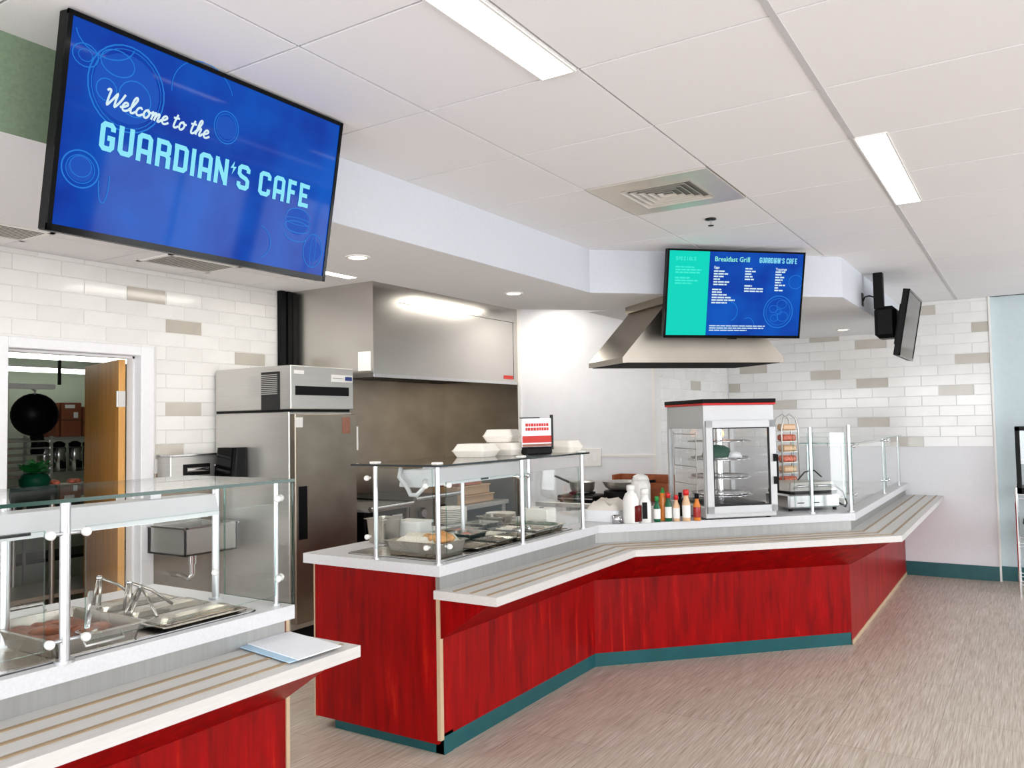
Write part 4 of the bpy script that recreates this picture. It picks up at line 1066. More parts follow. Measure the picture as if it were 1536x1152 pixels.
m = MB(); m.cyl((XL+.22, 3.66, sz0), (XL+.22, 3.66, sz0-.09), .028, n=12); m.cyl((XL+.22, 3.66, sz0-.09), (XL+.22, 3.66, sz0-.16), .02, n=12); m.tube([(XL+.22, 3.66, sz0-.16), (XL+.18, 3.66, sz0-.20), (XL+.10, 3.66, sz0-.18), (XL+.01, 3.66, sz0-.18)], .018, 8); m.build('drain_trap', 'chrome', t)
# black conduits
for k, (y0, y1) in enumerate(((4.625, 4.675), (4.70, 4.745))):
    t = tag(MB().box(XL+.006, XL+.05, y0, y1, 2.0, H-.001).build('conduit', 'black'), ('left' if k == 0 else 'right')+' of two black vertical conduits behind the refrigerator top', 'conduit', 'black conduits')
# big exhaust hood
hx, hy0, hy1, hz = -4.265, 4.75, 6.855, 1.96
t = thing('exhaust_hood', 'large box-shaped stainless exhaust hood over the cooking line', 'hood', (-4.7, 5.8, hz))
MB().box(XL+.012, hx, hy0, hy0+.012, hz, H-.001).build('side_panel', 'steel_hood', t)
fp = MB().box(hx-.012, hx, hy0+.012, hy1, hz, H-.001).build('front_panel', 'steel_hood', t)
m = MB(); m.box(hx, hx+.002, hy0+.3, hy1-.06, 2.548, 2.552); m.box(hx, hx+.002, hy1-.08, hy1-.076, hz+.03, 2.55); m.build('panel_seam', 'dark_iron', fp)
m = MB(); m.box(XL+.012, hx+.004, hy0-.004, hy0+.02, hz-.02, hz+.004); m.box(hx-.02, hx+.006, hy0, hy1, hz-.02, hz+.006); m.build('lower_lip', 'steel_bright', t)
MB().box(XL+.02, hx-.02, hy0+.02, hy1, hz+.05, hz+.06).build('filter_plate', 'rubber_blackened', t)
n = 8
for k in range(n):
    yy = hy0+.08+(hy1-hy0-.12)*k/n; MB().box(XL+.05, hx-.06, yy, yy+.2, hz+.02, hz+.048).build('grease_filter', 'dark_iron', t)
MB().box(hx+.0, hx+.004, 6.60, 6.76, hz+.03, hz+.065).build('red_label', 'label_red', fp)
m = MB(); m.box(-4.42, -4.29, hy0-.006, hy0-.001, hz+.03, hz+.18); m.build('certificate', 'label_white', t)
# cooking line under the hood
t = thing('black_oven', 'black-fronted countertop oven with steel handrail under the hood', 'oven', (-4.7, 5.0, 0))
MB().bbox(XL+.02, -4.34, 4.72, 5.20, .1, .90, .006).build('body', 'black', t)
MB().box(-4.34, -4.325, 4.75, 5.12, .45, .82).build('door', 'black_gloss', t)
MB().box(-4.326, -4.32, 5.02, 5.14, .80, .85).build('label', 'label_white', t)
m = MB(); m.cyl((-4.27, 4.70, .925), (-4.27, 5.21, .93), .02, n=10); m.build('handrail', 'steel_bright', t)
MB().bbox(XL+.02, -4.28, 4.70, 5.21, .90, .925, .004).build('top_plate', 'steel', t)
for (x, y) in ((XL+.06, 4.76), (-4.38, 4.76), (XL+.06, 5.16), (-4.38, 5.16)): m = MB(); m.cyl((x, y, 0), (x, y, .1), .02, n=8); m.build('leg', 'dark_iron', t)
t = thing('griddle', 'stainless griddle with two large round knobs under the hood', 'griddle', (-4.7, 5.55, 0))
MB().bbox(XL+.02, -4.34, 5.24, 5.90, .1, .93, .006).build('body', 'steel', t)
MB().box(-4.34, -4.325, 5.24, 5.90, .70, .93).build('control_panel', 'steel_warm', t)
MB().box(-4.34, -4.325, 5.26, 5.88, .16, .66).build('oven_door', 'black', t)
m = MB(); m.cyl((-4.27, 5.24, .955), (-4.27, 5.90, .96), .02, n=10); m.build('handrail', 'steel_bright', t)
MB().box(XL+.05, -4.32, 5.26, 5.88, .93, .945).build('cook_plate', 'dark_iron', t)
for y in (5.38, 5.67):
    k_ = MB(); k_.cyl((-4.325, y, .83), (-4.30, y, .83), .048, n=18); o = k_.build('knob', 'black', t)
    k_ = MB(); k_.cyl((-4.30, y, .83), (-4.285, y, .83), .034, n=14); k_.build('knob_cap', 'chrome', o)
for (x, y) in ((XL+.06, 5.3), (-4.38, 5.3), (XL+.06, 5.84), (-4.38, 5.84)): m = MB(); m.cyl((x, y, 0), (x, y, .1), .02, n=8); m.build('leg', 'dark_iron', t)
t = thing('equipment_stand', 'dark steel equipment stand carrying wooden trays under the hood', 'stand', (-4.7, 6.3, 0))
MB().bbox(XL+.02, -4.36, 5.96, 6.8, .78, .82, .004).build('top', 'steel', t)
MB().box(XL+.05, -4.40, 6.0, 6.75, .3, .33).build('under_shelf', 'steel', t)
for (x, y) in ((XL+.06, 6.0), (-4.40, 6.0), (XL+.06, 6.76), (-4.40, 6.76)): m = MB(); m.cyl((x, y, 0), (x, y, .78), .02, n=8); m.build('leg', 'steel', t)
for k, (y0, y1, z0, z1, lab, mt) in enumerate(((6.02, 6.62, .825, .90, 'lowest tray box of the stack under the hood', 'cardboard_light'), (6.03, 6.55, .905, .99, 'middle tray box of the stack under the hood', 'cardboard_light'), (6.05, 6.42, .995, 1.06, 'topmost tray box of the stack under the hood', 'crate_wood'))):
    t = thing('tray_box', lab, 'box', (-4.6, (y0+y1)/2, z0), 'tray boxes under the hood')
    MB().bbox(-4.85, -4.42, y0, y1, z0, z1-.012, .004).build('box', mt, t); MB().bbox(-4.86, -4.41, y0-.006, y1+.006, z1-.012, z1, .003).build('lid', 'cardboard_light', t)

# ------------------------------------------------------------------ diagonal hood over the grill counter
FLc, FRc, BRc, BLc = Vector((-2.274, 4.974, 0)), Vector((-1.437, 5.811, 0)), Vector((-1.858, 6.142, 0)), Vector((-2.695, 5.305, 0))
hb = 1.953
t = thing('canopy_hood', 'sloped stainless canopy hood hanging behind the menu television', 'hood', (-2.05, 5.55, hb))
def up(v, z): return (v.x, v.y, z)
ex = Vector((1, 1, 0)).normalized()
lip = .035
m = MB(); m.hull([up(FLc, hb), up(FRc, hb), up(BRc, hb), up(BLc, hb)], [up(FLc, hb+lip), up(FRc, hb+lip), up(BRc, hb+lip), up(BLc, hb+lip)]); m.build('lower_band', 'steel_canopy', t)
tp = [FLc+ex*.33, FRc-ex*.33, BRc-ex*.33, BLc+ex*.33]
m = MB(); m.hull([up(FLc, hb+lip), up(FRc, hb+lip), up(BRc, hb+lip), up(BLc, hb+lip)], [up(p, 2.365) for p in tp]); m.build('canopy', 'steel_canopy', t)
cl = [p+(ex*-.03 if k in (0, 3) else ex*.03)+Vector((1, -1, 0)).normalized()*(.04 if k < 2 else -.02) for k, p in enumerate(tp)]
m = MB(); m.hull([up(p, 2.352) for p in cl], [up(p, ZS) for p in cl]); m.build('collar', 'steel_canopy', t)
m = MB(); ins = [FLc+ex*.03, FRc-ex*.03, BRc-ex*.03, BLc+ex*.03]; m.hull([up(p, hb-.003) for p in ins], [up(p, hb+.001) for p in ins]); m.build('dark_underside', 'rubber_blackened', t)

# ------------------------------------------------------------------ food pans
def pan_mesh(x0, x1, y0, y1, z, depth, rim=.012, taper=.012, t=.002):
    m = MB()
    o = rounded_rect(x0-rim, x1+rim, y0-rim, y1+rim, .018, 3); i = rounded_rect(x0, x1, y0, y1, .014, 3); b = rounded_rect(x0+taper, x1-taper, y0+taper, y1-taper, .012, 3); n = len(o)
    vs = [(x, y, z) for x, y in o]+[(x, y, z+.003) for x, y in o]+[(x, y, z+.003) for x, y in i]+[(x, y, z-depth) for x, y in b]+[(x, y, z-.003) for x, y in i]+[(x, y, z-depth-t) for x, y in b]
    fs = []
    for a, c in ((0, 1), (1, 2), (2, 3)):
        for k in range(n): fs.append((a*n+k, a*n+(k+1) % n, c*n+(k+1) % n, c*n+k))
    for a, c in ((0, 4), (4, 5)):
        for k in range(n): fs.append((a*n+k, a*n+(k+1) % n, c*n+(k+1) % n, c*n+k))
    fs.append([3*n+k for k in range(n)]); fs.append([5*n+k for k in range(n)])
    return m.add(vs, fs)
def food_mesh(x0, x1, y0, y1, z, amp, n=9):
    m = MB(); vs = []
    for i in range(n):
        for j in range(n):
            e = min(i, j, n-1-i, n-1-j)
            vs.append((x0+(x1-x0)*i/(n-1), y0+(y1-y0)*j/(n-1), z+(random.uniform(0, amp)+amp*.5 if e > 0 else -amp*.3)))
    fs = [(i*n+j, (i+1)*n+j, (i+1)*n+j+1, i*n+j+1) for i in range(n-1) for j in range(n-1)]
    return m.add(vs, fs, True)
def food_pan(label, x0, x1, y0, y1, z, depth, food=None, fill=.5, amp=.012, cat='pan', group=None, name='food_pan'):
    t = thing(name, label, cat, ((x0+x1)/2, (y0+y1)/2, z-depth), group)
    pan_mesh(x0, x1, y0, y1, z, depth).build('pan', 'steel_pan', t)
    if food: food_mesh(x0+.014, x1-.014, y0+.014, y1-.014, z-depth*(1-fill), amp).build('food', food, t)
    return t
def well(label, x0, x1, y0, y1):
    t = thing('hot_food_well', label, 'food well', ((x0+x1)/2, (y0+y1)/2, WZ))
    e = .02; m = MB()
    o = rounded_rect(x0, x1, y0, y1, .03, 4); i = rounded_rect(x0+e, x1-e, y0+e, y1-e, .02, 4); n = len(o)
    vs = [(x, y, WZ) for x, y in o]+[(x, y, WZ+.005) for x, y in o]+[(x, y, WZ+.005) for x, y in i]+[(x, y, WZ+.001) for x, y in i]; fs = []
    for a in range(3):
        for k in range(n): fs.append((a*n+k, a*n+(k+1) % n, (a+1)*n+(k+1) % n, (a+1)*n+k))
    m.add(vs, fs); m.build('rim', 'steel_bright', t)
    m = MB(); m.prism(i, WZ+.0005, WZ+.0022); m.build('deck', 'steel_pan', t)
    m = MB(); o2 = rounded_rect(x0-.006, x1+.006, y0-.006, y1+.006, .034, 4); m.prism(o2, WZ+.0002, WZ+.0008); m.build('gasket', 'black', t)
    return t
# left counter food
well('stainless hot food well sunk in the left counter', -2.98, -2.39, 1.10, 2.03)
well('stainless hot food well at the bottom left edge of the photo', -2.98, -2.39, 0.1, 1.06)
t = food_pan('rectangular steel roasting pan with cooked meat on the left counter', -2.80, -2.40, 1.30, 1.585, WZ+.055, .05, 'meat', .25, .02, 'pan', name='roasting_pan')
for k in range(9):
    cx, cy = random.uniform(-2.72, -2.48), random.uniform(1.36, 1.54)
    m = MB(); M_ = Matrix.Translation((cx, cy, WZ+.022)) @ Matrix.Rotation(random.uniform(0, 3), 4, 'Z') @ Matrix.Rotation(random.uniform(-.3, .3), 4, 'X')
    m.lathe([(.001, 0), (.036, .004), (.04, .014), (.03, .024), (.001, .028)], (0, 0, 0), 10, M=M_, sx=1.3, sy=.8); m.build('meat_piece', 'meat', t)
m = MB(); m.tube([(-2.815, 1.38, WZ+.06), (-2.83, 1.38, WZ+.085), (-2.83, 1.50, WZ+.085), (-2.815, 1.50, WZ+.06)], .005, 6); m.build('handle', 'steel', t)
m = MB(); m.tube([(-2.385, 1.38, WZ+.05), (-2.37, 1.38, WZ+.03), (-2.37, 1.50, WZ+.03), (-2.385, 1.50, WZ+.05)], .005, 6); m.build('handle', 'steel', t)
def lidded(label, x0, x1, y0, y1):
    t = thing('lidded_food_pan', label, 'pan', ((x0+x1)/2, (y0+y1)/2, WZ), 'lidded pans on the left counter')
    pan_mesh(x0, x1, y0, y1, WZ+.015, .009).build('pan', 'steel_pan', t)
    m = MB(); a = rounded_rect(x0+.01, x1-.01, y0+.01, y1-.01, .03, 4); b = rounded_rect(x0+.03, x1-.03, y0+.03, y1-.03, .03, 4); c_ = rounded_rect(x0+.055, x1-.055, y0+.06, y1-.06, .02, 4); n = len(a)
    vs = [(x, y, WZ+.016) for x, y in a]+[(x, y, WZ+.022) for x, y in a]+[(x, y, WZ+.034) for x, y in b]+[(x, y, WZ+.040) for x, y in c_]
    fs = [(q*n+k, q*n+(k+1) % n, (q+1)*n+(k+1) % n, (q+1)*n+k) for q in range(3) for k in range(n)]+[[3*n+k for k in range(n)]]
    m.add(vs, fs, False); m.build('lid', 'steel_pan', t)
    return t
lidded('steel lidded pan at the front of the left counter near the glass end', -2.555, -2.405, 1.665, 1.985)
lidded('steel lidded pan in the middle of the left counter near the glass end', -2.735, -2.585, 1.665, 1.985)
lidded('steel lidded pan at the back of the left counter near the glass end', -2.925, -2.765, 1.665, 1.985)
def tongs(label, base, tip1, apex):
    t = thing('serving_tongs', label, 'tongs', base, 'serving utensils on the left counter')
    b, a, q = Vector(base), Vector(apex), Vector(tip1)
    side = Vector((.010, .004, 0))
    m = MB(); m.tube([b-side, b*.5+a*.5-side*.9, a-side*.4, a+side*.4, b*.5+a*.5+side*.9, b+side], .0055, 6); m.build('arm', 'steel_pan', t)
    m = MB(); m.tube([a, a*.5+q*.5+Vector((0, 0, .012)), q], .006, 6); m.build('arm', 'steel_pan', t)
    MB().lathe([(.009, -.006), (.011, 0), (.007, .008)], tuple(a), 8).build('pivot', 'chrome', t)
    return t
zz = WZ+.04
tongs('steel tongs standing on the rear lidded pan of the left counter', (-2.835, 1.690, zz), (-2.815, 1.83, zz+.002), (-2.835, 1.700, zz+.095))
tongs('steel tongs leaning on the middle lidded pan of the left counter', (-2.655, 1.690, zz), (-2.60, 1.83, zz+.002), (-2.655, 1.700, zz+.095))
tongs('steel tongs leaning on the front lidded pan of the left counter', (-2.60, 1.66, zz), (-2.50, 1.70, zz-.004), (-2.645, 1.735, zz+.075))
t = thing('serving_spoon', 'steel spoon handle resting on the rim of the roasting pan', 'spoon', (-2.55, 1.54, WZ+.05))
m = MB(); m.tube([(-2.50, 1.46, WZ+.045), (-2.56, 1.50, WZ+.085), (-2.65, 1.56, WZ+.125)], .009, 8); m.build('handle', 'steel_bright', t)
MB().lathe([(.002, 0), (.03, .012), (.032, .016), (.024, .014)], (-2.485, 1.45, WZ+.03), 12).build('bowl', 'steel_bright', t)

# middle counter food
well('stainless cold food well with many small pans on the middle counter', -3.03, -2.415, 3.155, 4.50)
t = food_pan('large steel pan with ice and wrapped bread rolls, nearest on the middle counter', -2.80, -2.455, 3.20, 3.42, WZ+.075, .068, 'rice', .85, .03)
for k in range(7):
    cx, cy = random.uniform(-2.62, -2.48), random.uniform(3.24, 3.39)
    MB().lathe([(.001, 0), (.028, .004), (.034, .018), (.022, .034), (.001, .04)], (cx, cy, WZ+.075), 10).build('bread_roll', 'bread', t)
foods = ['brown_food', 'salad', 'rice', 'brown_food', 'tomato', 'rice', 'brown_food', 'salad', 'tomato', 'brown_food', 'salad', 'rice']
names = {'brown_food': 'brown topping', 'salad': 'chopped greens', 'rice': 'pale grains', 'tomato': 'diced tomato'}
rows = ['front', 'middle', 'back']
for i, yy in enumerate((3.49, 3.695, 3.90, 4.105)):
    for j, xx in enumerate((-2.60, -2.785, -2.97)):
        f = foods[(i*3+j*5) % len(foods)]; dz = (.012, .03, .02, .045, .016)[(i*2+j) % 5]
        food_pan('small steel pan of %s, %s row, %s from the near end' % (names[f], rows[j], ('first', 'second', 'third', 'fourth')[i]), xx, xx+.155, yy, yy+.175, WZ+dz+.006, dz-.001, f, .55, .008, group='small pans in the middle well')
food_pan('wide pan of dark salad greens at the far end of the middle well', -2.78, -2.46, 4.31, 4.47, WZ+.035, .03, 'salad', .7, .014)
food_pan('tall steel pan raised at the back of the middle well', -3.00, -2.83, 4.30, 4.46, WZ+.07, .062, 'brown_food', .5, .01)
p = at_z(566, 815, WZ)
food_pan('deep empty steel pan standing at the back left of the middle counter', p.x-.07, p.x+.07, p.y-.02, p.y+.13, WZ+.135, .13, None)
p = at_z(612, 812, WZ)
t = thing('plastic_tub', 'white ribbed plastic tub behind the wrapped bread on the middle counter', 'tub', (p.x, p.y+.05, WZ))
pr = rounded_rect(p.x-.10, p.x+.08, p.y, p.y+.13, .02, 3)
m = MB(); m.hull([(p.x+(x-p.x)*.92, p.y+.065+(y-p.y-.065)*.92, WZ+.003) for x, y in pr], [(x, y, WZ+.10) for x, y in pr]); m.build('body', 'white_plastic', t)
m = MB(); m.prism(rounded_rect(p.x-.108, p.x+.088, p.y-.008, p.y+.138, .02, 3), WZ+.10, WZ+.112); m.build('lid', 'white_plastic', t)
t = tag(MB().bbox(-3.22, -3.05, 3.74, 4.08, WZ+.008, WZ+.028, .004).build('cutting_board', 'white_plastic'), 'long white cutting board along the back of the middle well', 'cutting board')
for k, (x, y, n, lab) in enumerate(((-3.13, 4.20, 9, 'stack of white foam plates left of the middle guard post'), (-2.99, 4.56, 6, 'stack of white foam plates right of the middle guard post'))):
    t = thing('plate_stack', lab, 'plates', (x, y, WZ), 'plate stacks')
    for q in range(n): MB().lathe([(.06, 0), (.10, .010), (.102, .013), (.06, .004)], (x, y, WZ+.03*(k == 0)+q*.011+.002), 18).build('plate', 'foam', t)
t = thing('napkin_box', 'cream napkin box with a dark opening at the far end of the middle counter', 'box', (-2.70, 4.60, WZ))
MB().bbox(-2.80, -2.62, 4.535, 4.655, WZ+.001, WZ+.11, .008).build('box', 'foam', t); MB().lathe([(.016, 0), (.014, .003)], (-2.70, 4.60, WZ+.11), 10).build('opening', 'black', t)
t = thing('towel_pile', 'crumpled white towels on the diagonal counter beside the sauces', 'towel', (-2.33, 4.95, WZ))
food_mesh(-2.55, -2.30, 4.88, 5.14, WZ+.06, .06, 8).build('folds', 'foam', t); MB().prism(rounded_rect(-2.55, -2.30, 4.88, 5.14, .04), WZ+.001, WZ+.075).build('lower_towel', 'paper', t)
t = thing('metal_cup', 'small steel cup with round handle in front of the white towels', 'cup', (-2.29, 4.86, WZ))
MB().lathe([(.03, 0), (.034, .05), (.031, .05), (.027, .005)], (-2.29, 4.86, WZ+.001), 14).build('cup', 'chrome', t)
m = MB(); m.tube([(-2.262, 4.845, WZ+.04), (-2.245, 4.835, WZ+.03), (-2.262, 4.845, WZ+.015)], .004, 6); m.build('handle', 'chrome', t)

# foam boxes and sign on the middle guard
def clamshell(label, x, y, z, rz, s=.21):
    t = lthing('foam_clamshell', label, 'takeout box', (x, y, z), rz, 0, 'foam takeout boxes')
    h = s/2
    q = lambda k, zz: [(a, b, zz) for a, b in rounded_rect(-h*k, h*k, -h*k, h*k, .02, 3)]
    m = MB(); m.hull(q(.82, 0), q(1.0, .034)); m.build('base', 'foam', t)
    m = MB(); m.hull(q(1.02, .034), q(1.02, .040)); m.build('rim', 'foam', t)
    m = MB(); m.hull(q(.98, .040), q(.80, .075)); m.build('lid', 'foam', t)
    return t
zg = GT+.011
clamshell('left foam takeout box on top of the middle sneeze guard', -2.70, 3.87, zg, .1)
clamshell('foam takeout box on the middle sneeze guard, left of the red sign', -2.64, 4.118, zg, -.05)
clamshell('foam takeout box stacked on top of another behind the red sign', -2.70, 4.15, zg+.077, .2, .19)
clamshell('right foam takeout box alone at the far end of the middle sneeze guard', -2.46, 4.50, zg, 0, .17)
t = thing('table_sign', 'clear upright sign holder with red-lettered card on the middle sneeze guard', 'sign', (-2.47, 4.16, zg))
Ms = Matrix.Translation((-2.47, 4.165, zg)) @ Matrix.Rotation(R_(62), 4, 'Z')
MB().bbox(-.085, .085, -.045, .045, 0, .048, .01, M=Ms).build('base', 'black', t)
MB().box(-.10, .10, -.006, .004, .048, .215, M=Ms).build('card', 'paper', t)
MB().box(-.10, .10, -.0075, -.006, .072, .112, M=Ms).build('red_band', 'label_red', t)
MB().box(-.10, .10, -.0075, -.006, .050, .064, M=Ms).build('photo_strip', 'label_brown', t)
m = MB()
for r_, zz in ((0, .168), (1, .143)):
    x = -.078
    while x < .07:
        wd = random.uniform(.010, .018); m.box(x, min(x+wd, .08), -.0078, -.006, zz, zz+.017, M=Ms); x += wd+.004
m.build('red_lettering', 'label_red', t, kind='stuff')
MB().box(.10, .112, -.01, .008, .03, .235, M=Ms).build('side_post', 'dark_grey', t); MB().box(-.11, .02, -.008, .006, .215, .221, M=Ms).build('top_bar', 'dark_grey', t)

# ------------------------------------------------------------------ sauces on the diagonal counter
def bottle(label, p, r, h, body, cap, neck=.4, capshape='round', label_m=None, name='sauce_bottle', cat='bottle', lower=None):
    t = thing(name, label, cat, (p.x, p.y, WZ), 'sauce bottles')
    z = WZ+.0015
    MB().lathe([(r*.9, 0), (r, .006), (r, h*.58), (r*neck, h*.74), (r*neck, h*.84)], (p.x, p.y, z), 16).build('bottle', body, t)
    if capshape == 'cone': MB().lathe([(r*.62, h*.82), (r*.62, h*.87), (r*.16, h), (r*.1, h)], (p.x, p.y, z), 12).build('cap', cap, t)
    else: MB().lathe([(r*neck*1.25, h*.82), (r*neck*1.25, h*.98), (r*neck, h)], (p.x, p.y, z), 12).build('cap', cap, t)
    if label_m: MB().lathe([(r*1.015, h*.12), (r*1.02, h*.13), (r*1.02, h*.50), (r*1.015, h*.51)], (p.x, p.y, z), 16).build('label', label_m, t)
    return t
def bp(px_, py_): return at_z(px_, py_, WZ)
t = thing('sauce_jug', 'white-labelled jug of dark red sauce, largest of the sauces', 'jug', tuple(bp(947, 785)), 'sauce bottles'); p = bp(947, 785)
MB().lathe([(.048, 0), (.052, .01), (.052, .15), (.035, .19), (.022, .20), (.022, .215)], (p.x, p.y, WZ+.0015), 18).build('jug', 'label_white', t)
MB().lathe([(.0535, .012), (.0535, .11), (.050, .115)], (p.x+.012, p.y+.012, WZ+.0015), 18).build('sauce', 'sauce_brown', t)
MB().lathe([(.026, .21), (.026, .24), (.02, .245)], (p.x, p.y, WZ+.0015), 14).build('cap', 'white_plastic', t)
p = bp(968, 784); t = bottle('white plastic bottle with a black striped label beside the dark red jug', p, .04, .22, 'white_plastic', 'white_plastic', .55, 'round', None)
Mf = Matrix.Translation((p.x, p.y, WZ)) @ Matrix.Rotation(R_(22), 4, 'Z')
MB().box(-.016, .016, -.045, -.0395, .03, .135, M=Mf).build('label', 'black', t)
p = bp(962, 772); t = thing('white_canister', 'tall white canister with domed lid behind the sauces', 'canister', (p.x, p.y, WZ)); MB().lathe([(.065, 0), (.068, .01), (.068, .21), (.06, .24)], (p.x, p.y, WZ+.0015), 18).build('body', 'white_plastic', t); MB().lathe([(.062, .24), (.05, .27), (.02, .285), (.001, .287)], (p.x, p.y, WZ+.0015), 18).build('lid', 'white_plastic', t)
bottle('small dark olive bottle with a green cap, first of the small bottles', bp(986, 783), .022, .165, 'bottle_green', 'green_leaf', .5, 'round', 'label_white')
bottle('orange squeeze bottle with a pointed green cap', bp(995, 781), .024, .215, 'sauce_orange', 'green_leaf', .7, 'cone')
bottle('dark green bottle with a red cap and white label', bp(1003, 782), .023, .185, 'bottle_green', 'red_plastic', .5, 'round', 'label_white')
bottle('small pale sauce bottle with a red cap between two taller bottles', bp(1015, 782), .022, .170, 'sauce_pale', 'red_plastic', .5, 'round', 'label_white')
bottle('tall pale-orange squeeze bottle with a big red cap', bp(1030, 782), .026, .205, 'sauce_pale', 'red_plastic', .6, 'round', 'label_white')
bottle('red hot sauce bottle with a black cap, next to the display case', bp(1046, 781), .024, .175, 'sauce_orange', 'black', .5, 'round', 'sauce_red')
bottle('small black sauce bottle behind the pale ones', bp(1021, 774), .02, .16, 'black', 'black', .5)

# ------------------------------------------------------------------ heated display case
Mw = Matrix.Translation((-1.638, 5.4065, WZ)) @ D45
t = thing('display_case', 'grey heated display case with black and red top on the counter', 'display case', (-1.85, 5.6, WZ))
W, D, HH = .51, .60, .795
MB().bbox(-W/2, W/2, 0, D, .012, .085, .005, M=Mw).build('base', 'lamp_enamel', t)
MB().bbox(-W/2, W/2, 0, D, .60, .757, .005, M=Mw).build('top_box', 'lamp_enamel', t)
MB().bbox(-W/2-.014, W/2+.012, -.014, D+.01, .768, .795, .004, M=Mw).build('black_cap', 'black', t)
MB().bbox(-W/2-.012, W/2+.010, -.012, D+.008, .755, .768, .002, M=Mw).build('red_band', 'red_plastic', t)
for (x, y) in ((-W/2, 0), (W/2-.028, 0), (-W/2, D-.028), (W/2-.028, D-.028)): MB().box(x, x+.028, y, y+.028, .08, .61, M=Mw).build('corner_post', 'lamp_enamel', t)
d = MB(); e = .045
d.box(-W/2+.004, W/2-.004, -.022, -.002, .045, .045+e, M=Mw); d.box(-W/2+.004, W/2-.004, -.022, -.002, .64-e+.01, .65, M=Mw); d.box(-W/2+.004, -W/2+.004+e, -.022, -.002, .045, .65, M=Mw); d.box(W/2-.004-e, W/2-.004, -.022, -.002, .045, .65, M=Mw)
d = d.build('door', 'lamp_enamel', t)
MB().box(-W/2+.045, W/2-.045, -.014, -.010, .085, .61, M=Mw).build('door_glass', 'glass_clear', d)
m = MB(); m.box(-W/2+.047, -W/2+.057, -.02, -.004, .088, .607, M=Mw); m.box(W/2-.057, W/2-.047, -.02, -.004, .088, .607, M=Mw); m.box(-W/2+.047, W/2-.047, -.02, -.004, .598, .607, M=Mw); m.box(-W/2+.047, W/2-.047, -.02, -.004, .088, .097, M=Mw); m.build('door_gasket', 'dark_grey', d)
for z in (.40, .25): MB().box(W/2-.028, W/2-.008, -.034, -.022, z-.025, z+.025, M=Mw).build('door_latch', 'black', d)
MB().box(W/2+.002, W/2+.012, -.02, .0, .18, .42, M=Mw).build('door_handle', 'black', d)
for xx in (-W/2+.006, W/2-.010): MB().box(xx, xx+.004, .03, D-.03, .09, .60, M=Mw).build('side_glass', 'glass_clear', t)
MB().box(-W/2+.03, W/2-.03, D-.01, D-.006, .09, .60, M=Mw).build('back_glass', 'glass_clear', t)
m = MB(); m.cyl(Mw @ Vector((0, D/2, .085)), Mw @ Vector((0, D/2, .60)), .026, n=14); m.build('spindle', 'chrome', t)
for z in (.14, .26, .385, .51):
    o = MB(); o.tube([Mw @ Vector((.215*math.cos(2*PI*k/28), D/2+.215*math.sin(2*PI*k/28), z)) for k in range(28)], .0045, 6, closed=True); o.tube([Mw @ Vector((.10*math.cos(2*PI*k/20), D/2+.10*math.sin(2*PI*k/20), z)) for k in range(20)], .003, 5, closed=True)
    for k in range(16):
        a = 2*PI*k/16; o.cyl(Mw @ Vector((.03*math.cos(a), D/2+.03*math.sin(a), z)), Mw @ Vector((.215*math.cos(a), D/2+.215*math.sin(a), z)), .0022, n=5, cap=False)
    o.build('wire_shelf', 'chrome', t)
    if z < .45:
        q = Mw @ Vector((0, D/2, z+.005)); MB().lathe([(.028, 0), (.19, 0), (.20, .012), (.19, .003), (.028, .003)], tuple(q), 24).build('shelf_tray', 'steel_bright', t)
MB().bbox(-W/2+.05, W/2-.05, .05, D-.05, .086, .10, .004, M=Mw).build('drip_pan', 'dark_iron', t)
m = MB()
for z in (.22, .34, .46, .56): m.box(-W/2-.004, -W/2, .12, D-.12, z, z+.006, M=Mw)
m.box(-W/2-.004, -W/2, .12, .128, .12, .58, M=Mw); m.box(-W/2-.004, -W/2, D-.128, D-.12, .12, .58, M=Mw); m.build('side_rack_frame', 'steel', t)
MB().lathe([(.018, 0), (.03, .025), (.022, .05), (.008, .06)], tuple(Mw @ Vector((.05, D/2+.08, .53))), 12).build('bulb', 'warm_bulb', t)
for (x, y) in ((-W/2+.04, .04), (W/2-.04, .04), (-W/2+.04, D-.04), (W/2-.04, D-.04)): m = MB(); m.cyl(Mw @ Vector((x, y, 0.0005)), Mw @ Vector((x, y, .013)), .014, n=10); m.build('foot', 'black', t)
t = thing('green_wrapped_loaf', 'dark green rounded package on the upper shelf of the display case', 'package', tuple(Mw @ Vector((-.05, .22, .385))))
m = MB(); m.lathe([(.09, 0), (.10, .02), (.085, .07), (.05, .09), (.001, .095)], (0, 0, 0), 16, M=Mw @ Matrix.Translation((-.07, .20, .392)), sx=1.1, sy=.6); m.build('wrap', 'green_plastic', t)
m = MB(); m.lathe([(.05, 0), (.055, .015), (.04, .04), (.001, .05)], (0, 0, 0), 14, M=Mw @ Matrix.Translation((.045, .17, .392))); m.build('white_paper', 'paper', t)

